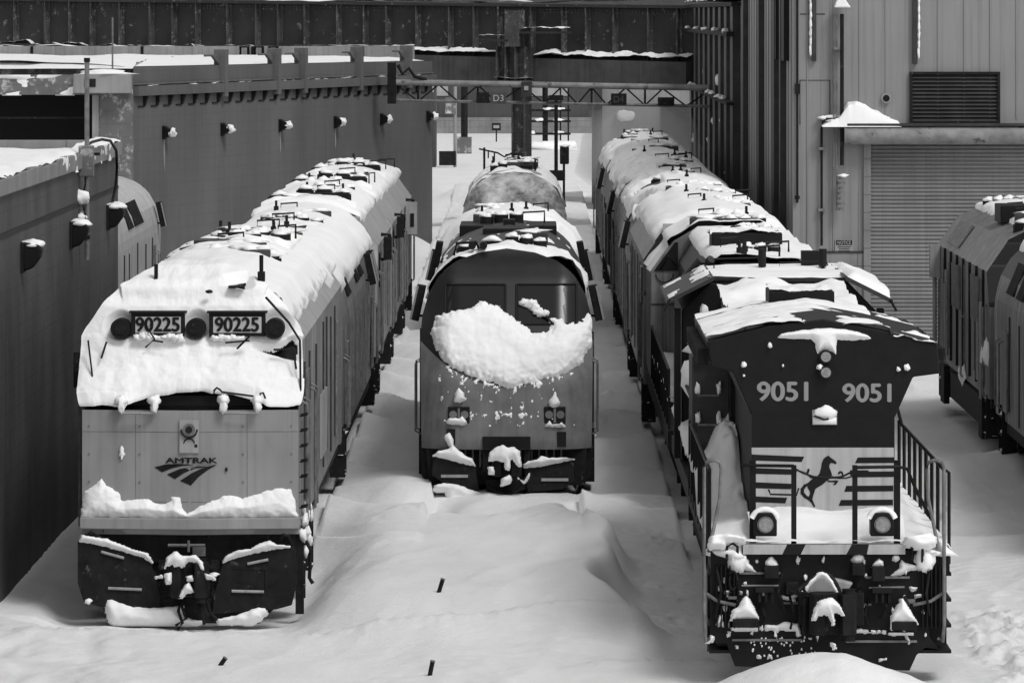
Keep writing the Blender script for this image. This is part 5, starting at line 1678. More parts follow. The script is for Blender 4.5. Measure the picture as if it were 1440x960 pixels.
    for k in range(9):
        b.blob((1.62, 0.2+0.25*k, 1.1+0.28*math.sin(k*2.4)), (0.06, 0.08, 0.10), k, 0.5, 6)
    b.build("side_snow", M_SNOW, t, smooth=True)
    for s in (-1, 1):
        vent_panel(t, s, 7.5, 9.6, None, (1.55*s, 1.6), (1.55*s, 2.6), M_PALE)
    roof_clutter(t, -0.6, 0.7, 7.5, L-0.8, lambda x: zr-0.1*abs(x), 12, 17)
    fan_cluster(t, 8.4, zr+0.03, 0.3, 3, 0.2); 
    b = MB()
    for k in range(4):
        yy = 9.6+1.7*k
        b.tube([(x, yy, zr-0.10*(abs(x)/0.55 if abs(x) < 0.55 else 1+(abs(x)-0.55)*4)*0.6+0.05) for x in (-1.0, -0.7, -0.4, -0.1, 0.2, 0.5)], 0.05, 6)
    b.box(-0.7, -0.1, 11.9, 12.8, zr-0.1, zr+0.10)
    b.build("roof_hatch_rib", M_ROOF, t)
    return t
control_car()

# ------------------------------------------------ black hood locomotive 9051, rear end towards us
def hood_loco():
    t = thing("hood_locomotive", (XR, 68.2, 0), "black hood locomotive 9051 with a rearing horse on its white end panel", "locomotive")
    Xa = lambda px, s: (px-745)/s-XR
    Za = lambda py, s: CAM_H-(py-20)/s
    sh, sp = 107.0, 110.0                     # image scale of the hood end and of the end platform
    X = lambda px: Xa(px, sh)
    Z = lambda py: Za(py, sh)
    yh = FOC/sh-68.2                          # hood end
    # radiator section with overhanging wings
    sec = [(X(994), Z(480)), (X(1000), Z(516)), (X(1030), Z(523)), (X(1057), Z(585)), (X(1258), Z(588)), (X(1284), Z(530)), (X(1322), Z(525)), (X(1318), Z(484)), (X(1240), Z(464)), (X(1158), Z(449)), (X(1080), Z(458))]
    MB().prism(sec, yh, yh+5.6, 'y').build("radiator_section", M_BLACK, t, bevel=0.02)
    MB().prism([(X(1057), 1.75), (X(1057), Z(583)), (X(1258), Z(586)), (X(1258), 1.75)], yh+0.002, yh+13.0, 'y').build("hood", M_BLACK, t)
    MB().prism([(-1.0, 1.75), (-1.0, 3.6), (-0.75, 4.0), (0.75, 4.0), (1.0, 3.6), (1.0, 1.75)], yh+5.7, yh+13.5, 'y').build("long_hood", M_BLACK, t)
    MB().box(-0.48, 0.44, yh+5.0, yh+6.2, 4.2, 4.70).build("exhaust_stack", M_BLACK, t, bevel=0.02)
    Sx = lambda u, v: (Vector((-0.48+0.92*u, yh+5.0+1.2*v, 4.70)), Vector((0, 0, 1)))
    skin("stack_snow", Sx, 40, 24, lambda u, v, p: 0.03+0.06*fbm(p.x*3, p.y*2, 3), t)
    # radiators' grilled wing ends
    b = MB()
    for s in (-1, 1):
        for k in range(12):
            xs = sorted((s*1.50, s*1.62))
            b.box(xs[0]-(0.02 if s < 0 else 0), xs[1], yh+0.2+k*0.42, yh+0.35+k*0.42, 3.98, 4.2)
    b.build("radiator_grille", M_UNDER, t)
    # white panel with stripes and horse
    x0, x1 = X(1057), X(1257)
    pan = MB().box(x0, x1, yh-0.012, yh-0.002, Z(722), Z(629)).build("white_end_panel", M_WHITE, t)
    q = lambda a, c: (X(1040+a/5.333), Z(600+c/5.333))
    b = MB()
    def flat(P, y):
        i = len(b.v)
        b.v += [(p[0], y, p[1]) for p in P]
        b.f.append(tuple(range(i, i+len(P))))
    for P in (((90, 205), (485, 222), (465, 262), (90, 250)), ((90, 305), (435, 318), (420, 358), (90, 350)), ((90, 412), (400, 425), (383, 466), (90, 457)), ((90, 518), (357, 530), (342, 572), (90, 562)),
              ((885, 228), (1157, 226), (1157, 269), (865, 271)), ((850, 335), (1155, 332), (1155, 374), (830, 377)), ((800, 440), (1152, 438), (1152, 481), (785, 485)), ((760, 546), (1150, 543), (1150, 586), (742, 590))):
        flat([q(*p) for p in P], yh-0.016)
    b.build("panel_stripe", M_INK, pan)
    b = MB()
    flat([q(*p) for p in ((668, 213), (678, 226), (702, 242), (722, 258), (728, 270), (720, 278), (704, 272), (688, 268), (676, 276), (672, 300), (684, 330), (692, 352), (690, 372), (668, 392), (650, 405), (635, 420), (610, 438), (585, 452), (568, 464), (560, 490), (552, 515), (546, 542), (556, 568), (568, 594), (556, 600), (540, 572), (528, 548), (512, 532), (528, 500), (524, 478), (512, 460), (505, 440), (512, 418), (538, 394), (575, 374), (598, 350), (610, 310), (616, 270), (628, 240), (645, 224))], yh-0.018)
    for P in (((690, 365), (725, 374), (770, 378), (800, 376), (835, 366), (838, 376), (800, 386), (750, 388), (700, 384)), ((655, 398), (690, 402), (720, 398), (742, 402), (722, 432), (700, 434), (714, 414), (690, 412), (660, 410)),
              ((735, 350), (745, 332), (765, 330), (778, 345), (776, 372), (766, 372), (766, 350), (755, 342), (746, 356)), ((505, 330), (512, 310), (528, 318), (522, 332), (516, 350), (545, 372), (580, 380), (560, 390), (530, 380), (500, 352), (440, 330), (440, 320), (500, 342))):
        flat([q(*p) for p in P], yh-0.019)
    horse = b.build("horse_emblem", M_INK, pan)
    tail = [q(*p) for p in ((520, 425), (490, 440), (470, 466), (470, 495), (492, 520), (520, 538), (532, 552))]
    b = MB(); 
    for (p0, p1), w in zip(zip(tail, tail[1:]), (0.035, 0.04, 0.045, 0.045, 0.04, 0.03)):
        d = Vector((p1[0]-p0[0], p1[1]-p0[1])).normalized()*0.014
        n = Vector((-d.y, d.x)).normalized()*w/2
        flat([(p0[0]-d.x+n.x, p0[1]-d.y+n.y), (p1[0]+d.x+n.x, p1[1]+d.y+n.y), (p1[0]+d.x-n.x, p1[1]+d.y-n.y), (p0[0]-d.x-n.x, p0[1]-d.y-n.y)], yh-0.017-0.0006*(p0[1] % 0.1)*10)
    b.build("horse_tail", M_INK, pan)
    # numbers
    text("road_number", "9051", 0.655, 0.245, (X(1100.5), yh-0.006, Z(550)), M_MARK, t, 0.011)
    text("road_number", "9051", 0.625, 0.235, (X(1219), yh-0.006, Z(552)), M_MARK, t, 0.011)
    # headlights
    for py in (501, 523):
        h = MB(); h.cyl((X(1161), yh-0.09, Z(py)), (X(1161), yh+0.02, Z(py)), 0.088, 20); hq = h.build("headlight", M_INK, t)
        h = MB(); h.cyl((X(1161), yh-0.10, Z(py)), (X(1161), yh-0.092, Z(py)), 0.066, 18); h.cyl((X(1161), yh-0.105, Z(py)), (X(1161), yh-0.101, Z(py)), 0.03, 12); h.build("lens", M_LENS, hq)
    h = MB(); h.blob((X(1152), yh-0.06, Z(516)), (0.04, 0.05, 0.045), 2, 0.3, 7); h.build("lamp_snow", M_SNOW, t, smooth=True)
    b = MB(); b.box(X(1142), X(1177), yh-0.03, yh-0.004, Z(597), Z(576)); hs = b.build("hand_hold_pocket", M_PALE, t)
    b = MB(); b.blob((X(1160), yh-0.04, Z(581)), (0.155, 0.05, 0.10), 5, 0.2, 9); b.box(X(1143), X(1176), yh-0.045, yh-0.031, Z(596), Z(586)); b.build("pocket_snow", M_SNOW, hs, smooth=True)
    b = MB(); b.tube([(X(1145), yh-0.055, Z(584)), (X(1158), yh-0.09, Z(589)), (X(1165), yh-0.09, Z(588))], 0.014); b.build("grab_iron", M_INK, hs)
    b = MB()
    for px, py, r in ((1083, 486, 3.2), (1046, 513, 3.6), (1101, 514, 1.6), (1263, 519, 2.6), (1275, 517, 4.0), (1046, 528, 1.6)):
        b.blob((X(px), yh-0.03, Z(py)), (r/sh, 0.04, r/sh*1.35), px, 0.35, 7)
    b.build("snow_spot", M_SNOW, t, smooth=True)
    # snow T on the face
    TP = [(X(a), Z(c)) for a, c in ((1093, 475), (1098, 470), (1115, 466), (1140, 463), (1165, 461), (1200, 465), (1220, 471), (1225, 476), (1215, 478), (1178, 478), (1176, 488), (1176, 499), (1170, 494), (1158, 492), (1150, 497), (1147, 490), (1147, 482), (1140, 477))]
    Sx = lambda u, v: (Vector((X(1090)+(X(1228)-X(1090))*u, yh, Z(502)+(Z(458)-Z(502))*v)), Vector((0, -1, 0.3)))
    skin("face_snow", Sx, 110, 50, lambda u, v, p: (lambda d: 0.09*(1-math.exp(-d/0.04)) if d > 0 else d)(poly_sd(p.x, p.z, TP)+0.01*fbm(p.x*9, p.z*9)), t)
    # roof snow in streaks
    Sx = roof_surface([(X(996), Z(481)), (X(1080), Z(459)), (X(1158), Z(450)), (X(1240), Z(465)), (X(1317), Z(485))], yh-0.03, yh+5.6)
    def rs(u, v, p):
        a = 0.012+0.075*fbm(p.x*0.45, p.y*2.6, 5)+0.03*fbm(p.x*2.0, p.y*7, 3)
        a += 0.04*(v < 0.05)
        if p.y < yh+1.3 and v > 0.03:
            a -= 0.09*sstep(-0.1, 0.3, fbm(p.x*0.4, p.y*5, 2))
        a -= 0.16*math.exp(-((p.x-0.0)/0.22)**2)*(p.y < yh+2.2)
        if p.x > 0.9:
            a -= 0.06+0.05*fbm(p.x*3, p.y*3)
        return a
    skin("roof_snow", Sx, 90, 90, rs, t)
    b = MB(); b.tube([(X(1048), yh+0.1, Z(464)), (X(1050), yh+0.1, Z(458)), (X(1128), yh+0.1, Z(452)), (X(1130), yh+0.1, Z(448))], 0.012); b.tube([(X(1086), yh+0.05, Z(466)), (X(1086), yh+0.05, Z(456))], 0.012); b.build("roof_rail", M_INK, t)
    Sx = lambda u, v: (Vector((-0.98+1.96*u, yh+5.7+6.2*v, 4.0)), Vector((0, 0, 1)))
    skin("hood_snow", Sx, 30, 50, lambda u, v, p: 0.25+0.15*fbm(p.x, p.y*0.7, 2)+0.2*v-0.5*(abs(p.x-0.05) < 0.3)*(v < 0.1), t)
    # walkways and platform
    zd = 1.72
    b = MB(); b.box(-1.53, 1.53, 0.12, 19.0, 1.45, zd); b.build("deck", M_BLACK, t, bevel=0.01)
    for s in (-1, 1):
        def Sx(u, v, s=s):
            return Vector((s*(0.96+0.6*u), 0.15+18*v, zd)), Vector((0, 0, 1))
        def Tx(u, v, p, s=s):
            base = 0.10+0.42*sstep(0.1, 1.0, 1-u)*sstep(0.02, 0.25, v)+0.55*sstep(0.25, 0.33, v)*(s < 0)*(1-0.3*u)
            return base*(1+0.35*fbm(p.x*1.5, p.y*0.6, 4+s))-0.05*(u > 0.93)
        skin("walkway_snow", Sx, 24, 130, Tx, t)
    Sx = lambda u, v: (Vector((-1.0+2.0*u, 0.08+(yh-0.08)*v, zd)), Vector((0, 0, 1)))
    skin("platform_snow", Sx, 70, 40, lambda u, v, p: 0.05+0.36*sstep(0.1, 0.75, v)*(0.93+0.10*math.cos((p.x+0.45)*5.0)+0.08*fbm(p.x*2, p.y*2)), t)
    # striped fascia
    P_ = lambda px, py: (Xa(px, sp), Za(py, sp))
    f = MB().box(Xa(1045, sp), Xa(1273, sp), -0.02, 0.1, Za(779, sp), Za(765, sp)).build("end_sill", M_WHITE, t)
    b = MB()
    for (a, c, d, e) in ((1107, 1133, 1126, 1100), (1198, 1222, 1219, 1190)):
        pts = [P_(a, 764.8), P_(c, 764.8), P_(d, 779.2), P_(e, 779.2)]
        b.v += [(p[0], -0.024, p[1]) for p in pts]
        i = len(b.v)-4
        b.f.append((i, i+1, i+2, i+3))
    b.build("hazard_stripe", M_INK, f)
    Sx = lambda u, v: (Vector((Xa(1046, sp)+(Xa(1272, sp)-Xa(1046, sp))*u, -0.04+0.16*v, Za(765, sp))), Vector((0, 0, 1)))
    skin("sill_snow", Sx, 80, 5, lambda u, v, p: 0.045+0.03*fbm(p.x*3, p.y*3), t)
    # ditch lights
    for cx in (1077, 1242):
        x = Xa(cx, sp); z = Za(739, sp)
        b = MB(); b.prism([(x-0.15, z-0.15), (x-0.15, z+0.05), (x-0.09, z+0.15), (x+0.09, z+0.15), (x+0.15, z+0.05), (x+0.15, z-0.15)], 0.15, 0.45, 'y')
        dl = b.build("ditch_light", M_BLACK, t, bevel=0.015)
        b = MB(); b.cyl((x, 0.12, z), (x, 0.149, z), 0.105, 22); b.build("lamp_ring", M_STEEL, dl)
        b = MB(); b.cyl((x, 0.105, z), (x, 0.119, z), 0.085, 22); b.build("lens", M_LENS, dl)
        b = MB(); b.tube([(x+0.17*math.cos(a), 0.22, z+0.02+0.165*math.sin(a)) for a in [math.pi*(0.1+0.8*k/10) for k in range(11)]], 0.045, 8); b.build("lamp_snow", M_SNOW, dl, smooth=True)
    # end railing
    b = MB()
    for px in (1117, 1203):
        b.box(Xa(px-3.6, sp), Xa(px+3.6, sp), 0.08, 0.14, 1.74, Za(655, sp))
    for px in (1060, 1264):
        b.box(Xa(px-4.5, sp), Xa(px+4.5, sp), 0.3, 0.36, 1.74, Za(650, sp))
    b.tube([(Xa(1046, sp), 0.3, Za(657, sp)), (Xa(1117, sp), 0.11, Za(656, sp))], 0.024); b.tube([(Xa(1203, sp), 0.11, Za(658, sp)), (Xa(1264, sp), 0.2, Za(658, sp)), (Xa(1278, sp), 0.25, Za(661, sp)), (Xa(1290, sp), 0.3, Za(690, sp)), (Xa(1310, sp), 0.1, Za(730, sp))], 0.024)
    b.tube([(Xa(1117, sp), 0.1, Za(659, sp)), (Xa(1130, sp), 0.1, Za(666, sp)), (Xa(1145, sp), 0.1, Za(671, sp)), (Xa(1165, sp), 0.1, Za(673, sp)), (Xa(1185, sp), 0.1, Za(671, sp)), (Xa(1203, sp), 0.1, Za(662, sp))], 0.014)
    b.box(Xa(1196, sp), Xa(1222, sp), 0.06, 0.12, Za(669, sp), Za(662, sp))
    b.tube([(Xa(1090, sp), yh-0.1, Za(706, sp)), (Xa(1092, sp), yh-0.15, Za(712, sp)), (Xa(1130, sp), yh-0.15, Za(713, sp)), (Xa(1133, sp), yh-0.1, Za(704, sp))], 0.014)
    b.build("end_railing", M_BLACK, t)
    for s in (-1, 1):
        b = MB()
        x = s*1.52
        b.tube([(x, 0.95, 2.70), (x, 8.8, 2.68), (x-s*0.05, 9.2, 2.95), (x-s*0.05, 13.5, 2.95)], 0.026)
        for k in range(9):
            b.tube([(x, 0.95+k*1.05, 1.6), (x, 0.95+k*1.05, 2.70)], 0.028)
        b.tube([(x, 0.95, 2.7), (x+s*0.05, 0.75, 2.68), (x+s*0.05, 0.75, 1.5)], 0.024)
        b.build("side_railing", M_BLACK, t)
        g_ = MB()
        x = s*1.50
        g_.tube([(s*1.55, 0.05, 0.62), (s*1.60, 0.0, 0.58), (s*1.62, 0.0, 0.8), (s*1.62, 0.05, 2.80), (s*1.59, 0.05, 2.87), (s*1.50, 0.05, 2.90), (s*1.42, 0.05, 2.87), (s*1.40, 0.05, 2.78), (s*1.42, 0.05, 2.4), (s*1.56, 0.05, 1.72)], 0.026)
        g_.tube([(s*1.60, 0.02, 1.2), (s*1.45, 0.0, 1.1), (s*1.22, 0.0, 1.05)], 0.024)
        if s > 0:
            g_.v = [(a-0.17, b_, c) for a, b_, c in g_.v]
        g_.build("step_handrail", M_STEEL, t, smooth=True)
        st = MB(); xs = sorted((s*1.1, s*1.55))
        for k in range(4):
            st.box(xs[0], xs[1], 0.12, 0.9, 0.42+k*0.33, 0.46+k*0.33)
        st.box(xs[0], xs[1], 0.9, 0.95, 0.35, 1.45)
        for k in range(6):
            st.box(s*1.18+k*s*0.055-0.008, s*1.18+k*s*0.055+0.008, 0.02, 0.1, 0.75, 1.55)
        q = st.build("corner_steps", M_BLACK, t)
        sn = MB(); sn.blob((s*1.28, 0.3, 1.70), (0.27, 0.3, 0.15), 3+s, 0.4, 9); sn.blob((s*1.20, 0.05, 1.60), (0.12, 0.12, 0.18), 6+s, 0.4, 8)
        sn.build("step_snow", M_SNOW, q, smooth=True)
    # pilot
    b = MB()
    b.prism([P_(1000, 779), P_(1000, 893), P_(993, 905), P_(1022, 906), P_(1034, 938), P_(1280, 944), P_(1290, 922), P_(1302, 912), P_(1322, 914), P_(1308, 896), P_(1312, 779)], 0.10, 0.2, 'y')
    b.box(-1.45, 1.45, 0.2, 0.6, 0.5, 1.45)
    b.build("pilot", M_BLACK, t, bevel=0.01)
    b = MB()
    def pbox(px0, py0, px1, py1, y0, y1):
        b.box(Xa(px0, sp), Xa(px1, sp), y0, y1, Za(py1, sp), Za(py0, sp))
    pbox(1030, 868, 1066, 880, -0.18, 0.098); pbox(1253, 872, 1288, 884, -0.18, 0.098)
    pbox(1062, 825, 1088, 832, -0.1, 0.098); pbox(1226, 826, 1254, 833, -0.1, 0.098)
    for k in range(3):
        pbox(1066+k*9, 832, 1070+k*9, 846, -0.08, -0.02); pbox(1230+k*9, 833, 1234+k*9, 847, -0.08, -0.02)
    b.build("pilot_fitting", M_UNDER, t, bevel=0.008)
    b = MB()
    pbox(1075, 795, 1095, 812, -0.1, 0.098); pbox(1198, 792, 1216, 808, -0.1, 0.098); pbox(1226, 796, 1244, 816, -0.1, 0.098); pbox(1105, 818, 1123, 834, -0.12, 0.098)
    pbox(1128, 838, 1132, 890, -0.3, 0.098); pbox(1186, 838, 1190, 890, -0.3, 0.098)
    b.build("pilot_fitting", M_UNDER, t, bevel=0.008)
    coupler(t, Za(856, sp), -0.05, False, 1.15)
    b = MB()
    arc = [(1122, 826), (1130, 818), (1142, 808), (1155, 801), (1166, 806), (1174, 818), (1181, 834), (1190, 843), (1200, 840)]
    b.tube([(Xa(a, sp), -0.30, Za(c, sp)) for a, c in arc], 0.032, 8)
    b.tube([(Xa(a, sp), -0.22, Za(c, sp)) for a, c in ((1108, 828), (1125, 834), (1160, 838), (1190, 834), (1208, 824))], 0.02)
    for px in (1040, 1268):
        b.tube([(Xa(px, sp), -0.05, Za(855, sp)), (Xa(px-4, sp), -0.12, Za(846, sp)), (Xa(px+4, sp), -0.12, Za(838, sp)), (Xa(px+9, sp), -0.05, Za(850, sp))], 0.025)
    b.tube([(Xa(1031, sp), -0.1, Za(815, sp)+0.09*math.sin(a)) if False else (Xa(1031, sp)+0.05*math.cos(a), -0.08, Za(815, sp)+0.12*math.sin(a)) for a in [2*math.pi*k/14 for k in range(15)]], 0.014)
    for px, d in ((1030, 1), (1290, -1)):
        b.tube([(Xa(px-8, sp), -0.03, Za(786, sp)), (Xa(px-8, sp), -0.06, Za(768, sp)), (Xa(px, sp), -0.06, Za(763, sp)), (Xa(px+7, sp), -0.06, Za(768, sp)), (Xa(px+7, sp), -0.03, Za(790, sp))], 0.02)
    b.build("air_hose", M_INK, t, smooth=True)
    b = MB(); b.tube([(Xa(1043, sp), -0.02, Za(823, sp)), (Xa(1095, sp), -0.02, Za(823, sp))], 0.014); b.tube([(Xa(1222, sp), -0.02, Za(826, sp)), (Xa(1272, sp), -0.02, Za(825, sp))], 0.014)
    b.box(Xa(1024, sp), Xa(1036, sp), -0.02, 0.0, Za(842, sp), Za(838, sp)); b.box(Xa(1276, sp), Xa(1287, sp), -0.02, 0.0, Za(848, sp), Za(842, sp))
    b.build("uncoupling_rod", M_STEEL, t)
    F = lambda a, c: P_(960+a/3.428, 680+c/3.428)
    face_snow("pilot_snow", [
        [(398, 395), (402, 375), (415, 360), (432, 357), (450, 375), (461, 400), (452, 422), (425, 424), (405, 410)],
        [(816, 370), (825, 350), (850, 342), (873, 352), (876, 370), (862, 389), (835, 391)],
        [(913, 406), (925, 385), (948, 364), (966, 378), (973, 406), (940, 411)],
        [(223, 398), (240, 385), (262, 374), (282, 380), (276, 398), (240, 403)], [(270, 405), (294, 385), (304, 360), (320, 375), (322, 390), (340, 412), (368, 440), (330, 426), (295, 416)],
        [(1000, 452), (1045, 415), (1056, 364), (1075, 385), (1110, 395), (1147, 400), (1140, 416), (1100, 421), (1060, 441)], [(1010, 370), (1020, 352), (1045, 351), (1052, 370), (1030, 379)],
        [(482, 543), (500, 548), (520, 545), (545, 532), (557, 540), (545, 556), (515, 563), (490, 559)], [(754, 545), (775, 550), (805, 540), (832, 537), (829, 556), (800, 566), (765, 559)],
        [(1096, 503), (1118, 500), (1137, 503), (1128, 520), (1108, 521)],
        [(234, 697), (300, 694), (361, 697), (363, 713), (237, 713)], [(371, 689), (386, 687), (389, 711), (373, 711)], [(399, 685), (450, 687), (500, 671), (561, 679), (572, 737), (554, 740), (547, 714), (470, 709), (455, 724), (440, 711), (402, 709)],
        [(810, 712), (830, 704), (926, 711), (926, 725), (870, 723), (814, 725)], [(994, 721), (1116, 721), (1118, 735), (997, 735)], [(940, 711), (957, 711), (958, 724), (941, 724)], [(965, 713), (982, 713), (982, 726), (965, 726)],
        [(113, 772), (138, 735), (157, 743), (147, 767)], [(164, 682), (178, 633), (192, 640), (189, 672), (178, 692)], [(806, 640), (804, 610), (812, 580), (831, 569), (840, 590), (836, 626), (816, 672), (804, 674)],
        [(352, 372), (362, 368), (368, 380), (358, 388)], [(203, 520), (230, 522), (232, 534), (205, 532)], [(276, 523), (290, 523), (290, 536), (276, 536)], [(1065, 542), (1079, 542), (1079, 555), (1065, 555)], [(1122, 540), (1155, 538), (1156, 551), (1124, 553)],
        [(215, 728), (229, 726), (230, 740), (216, 741)], [(258, 785), (270, 784), (271, 800), (259, 800)], [(355, 835), (365, 825), (378, 832), (384, 848), (374, 850), (362, 842)], [(412, 848), (416, 826), (430, 830), (433, 848), (424, 840)], [(950, 850), (985, 842), (984, 852), (952, 858)], [(1068, 700), (1100, 770), (1092, 776), (1064, 712)] ], F, 0.095, 0.07, t)
    face_snow("step_plate_snow", [[(228, 657), (238, 612), (272, 582), (286, 548), (305, 535), (326, 562), (348, 602), (368, 652), (256, 649), (250, 682), (242, 657)],
                                  [(997, 694), (1004, 632), (1030, 590), (1045, 555), (1060, 551), (1085, 590), (1112, 635), (1132, 674), (1118, 669), (1012, 669), (1008, 700)]], F, -0.10, 0.13, t)
    face_snow("coupler_snow", [[(610, 627), (620, 580), (640, 545), (670, 526), (700, 524), (730, 540), (750, 570), (764, 609), (752, 604), (735, 592), (712, 592), (720, 650), (708, 652), (692, 607), (640, 602), (628, 627), (618, 634)], [(700, 742), (725, 742), (727, 765), (708, 768)]], F, -0.66, 0.12, t)
    face_snow("hose_snow", [[(583, 492), (610, 455), (640, 423), (665, 410), (690, 424), (712, 455), (732, 490), (750, 527), (735, 522), (715, 487), (695, 459), (665, 435), (640, 445), (612, 475), (592, 502)]], F, -0.33, 0.05, t)
    face_snow("deck_snow", [[(122, 300), (130, 255), (180, 243), (250, 248), (302, 262), (300, 287), (215, 292), (208, 316), (130, 318)], [(1063, 292), (1070, 258), (1120, 252), (1190, 238), (1227, 258), (1217, 302), (1165, 322), (1120, 317), (1080, 302)]], F, -0.02, 0.16, t)
    b = MB()
    rnd = random.Random(4)
    for k in range(46):
        b.blob((Xa(rnd.uniform(1055, 1150), sp), 0.09, Za(rnd.uniform(896, 925), sp)), (0.012, 0.02, 0.018), k, 0.4, 5)
    b.build("pilot_snow", M_SNOW, t, smooth=True)
    b = MB()
    rnd = random.Random(12)
    for k in range(34):
        px, py = rnd.uniform(1008, 1306), rnd.uniform(786, 900)
        b.blob((Xa(px, sp), 0.085, Za(py, sp)), (rnd.uniform(0.012, 0.03), 0.03, rnd.uniform(0.015, 0.05)), k, 0.6, 6)
    b.build("pilot_snow", M_SNOW, t, smooth=True)
    b = MB()
    for k, (a, c, d, e, f, g_) in enumerate(((1100, 806, 1094, 832, 1106, 862), (1110, 836, 1116, 858, 1112, 884), (1203, 810, 1210, 838, 1202, 868), (1222, 842, 1216, 864, 1224, 888), (1150, 870, 1142, 886, 1148, 902), (1176, 866, 1182, 886, 1174, 900), (1070, 846, 1076, 866, 1070, 880), (1250, 832, 1246, 852, 1238, 868), (1008, 800, 1014, 830, 1006, 868), (1308, 800, 1302, 834, 1308, 866))):
        b.tube([(Xa(a, sp), 0.05, Za(c, sp)), (Xa(d, sp), -0.08, Za(e, sp)), (Xa(f, sp), 0.04, Za(g_, sp))], 0.018, 6)
    b.build("cable_run", M_UNDER, t)
    b = MB()
    for a, c, d in ((1040, 806, 1098), (1218, 812, 1280), (1100, 848, 1130), (1196, 850, 1226), (1030, 900, 1128), (1190, 902, 1290)):
        b.box(Xa(a, sp), Xa(d, sp), 0.06, 0.098, Za(c+2, sp), Za(c-1, sp))
    b.build("pilot_bar", M_STEEL, t)
    # snow wedged behind the hoses
    b = MB(); b.prism([P_(1132, 832), P_(1148, 812), P_(1158, 808), P_(1172, 812), P_(1200, 818), P_(1190, 832), P_(1160, 838)], -0.10, 0.09, 'y'); b.build("wedged_snow", M_DISTL, t, bevel=0.03)
    running_gear(t, (3.6, 17.5), (7, 14))
    # equipment cabinet with steps beside the hood
    s9 = 98.0
    Xc = lambda px: Xa(px, s9)
    b = MB(); b.box(-1.52, -0.96, FOC/s9-68.2, FOC/s9-66.6, zd, 3.7); cb = b.build("equipment_cabinet", M_ROOF, t, bevel=0.02)
    yc = FOC/s9-68.2
    b = MB(); sn = MB()
    for k in range(3):
        z = 2.3+k*0.42
        b.tube([(-1.44, yc, z+0.12), (-1.44, yc-0.12, z+0.1), (-1.44, yc-0.12, z), (-1.14, yc-0.12, z), (-1.14, yc-0.12, z+0.1), (-1.14, yc, z+0.12)], 0.016)
        for xx in (-1.44, -1.14):
            sn.blob((xx, yc-0.1, z+0.09), (0.04, 0.06, 0.1), k+xx, 0.4, 6)
    b.build("grab_iron", M_STEEL, cb); sn.build("iron_snow", M_SNOW, cb, smooth=True)
    MB().blob((-1.25, yc+0.7, 3.72), (0.32, 0.75, 0.22), 2, 0.3, 9, -0.02).build("cabinet_snow", M_SNOW, cb, smooth=True)
    # cab at the far end
    y0 = FOC/91.0-68.2
    cab = MB(); cab.prism([(-1.5, 1.75), (-1.5, 4.02), (-1.08, 4.45), (1.08, 4.45), (1.5, 4.02), (1.5, 1.75)], y0, y0+4.2, 'y')
    cab.prism([(-0.95, 1.75), (-0.95, 3.2), (0.95, 3.2), (0.95, 1.75)], y0+4.25, y0+6.3, 'y')
    c = cab.build("cab", M_BLACK, t, bevel=0.02)
    for s in (-1, 1):
        w = MB(); xs = sorted((s*0.98, s*1.36)); w.box(xs[0], xs[1], y0-0.02, y0-0.003, 3.05, 3.75); q = w.build("rear_window", M_STEEL, c, bevel=0.01)
        aw = MB(); aw.prism([(s*1.02, 4.50), (s*1.02, 4.56), (s*1.74, 4.20), (s*1.74, 4.14)], y0-0.35, y0+3.8, 'y'); aq = aw.build("sunshade", M_ROOF, c)
        Sx = lambda u, v, s=s: (Vector((s*1.05+s*0.66*u, y0-0.3+4*v, 4.56-0.33*u)), Vector((s*0.4, 0, 0.9)))
        skin("shade_snow", Sx, 14, 40, lambda u, v, p: ((0.13+0.05*fbm(p.x*1.3, p.y*0.9, s)) if s > 0 else max(0.0, -0.005+0.10*fbm(p.x*1.6, p.y*0.8, 3)))*math.sqrt(max(0.0, min(1, 9*u, 9*(1-u), 14*v, 14*(1-v))))-0.004, aq)
        b = MB(); b.tube([(s*1.70, y0-0.35, 4.2), (s*1.78, y0-0.5, 4.05)], 0.02); b.box(min(s*1.52, s*1.62), max(s*1.52, s*1.62), y0-0.1, y0+0.2, 1.75, 4.05); b.build("cab_pillar", M_BLACK, c)
    b = MB()
    for k in range(14):
        b.tube([(-0.86+0.03*math.cos(a), y0-0.05, 3.5+k*0.055+0.025*math.sin(a)) for a in [2*math.pi*j/8 for j in range(9)]], 0.008, 4)
    b.build("chain", M_STEEL, c)
    Sx = lambda u, v: (Vector((-1.1+2.25*u, y0+0.05+4.1*v, 4.455)), Vector((0, 0, 1)))
    skin("cab_snow", Sx, 60, 50, lambda u, v, p: 0.09+0.05*fbm(p.x*0.6, p.y*1.5, 3)-0.12*math.exp(-((v-0.1)/0.05)**2)*(fbm(p.x*0.6, 3) > -0.3), c)
    Sx = lambda u, v: (Vector((-1.0+2.1*u, y0-1.6+1.6*v, 4.0+0.25*v)), Vector((0, -0.2, 1)))
    b = MB()
    for px in (1071, 1156):
        xx = Xa(px, 88)
        b.cyl((xx, y0+2.6, 4.5), (xx, y0+2.6, 4.62), 0.025, 8); b.cyl((xx, y0+2.6, 4.58), (xx, y0+2.6, 4.86), 0.065, 10)
    b.box(Xa(1122, 86), Xa(1146, 86), y0+3.6, y0+3.9, 4.55, 4.78)
    b.tube([(-0.9, y0+3, 4.5), (-0.9, y0+3, 4.68), (-0.2, y0+3.0, 4.7), (-0.15, y0+3, 4.58)], 0.018); b.tube([(0.15, y0+3, 4.5), (0.15, y0+3, 4.62), (0.9, y0+3.0, 4.64), (0.95, y0+3, 4.5)], 0.018)
    b.build("roof_antenna", M_INK, c)
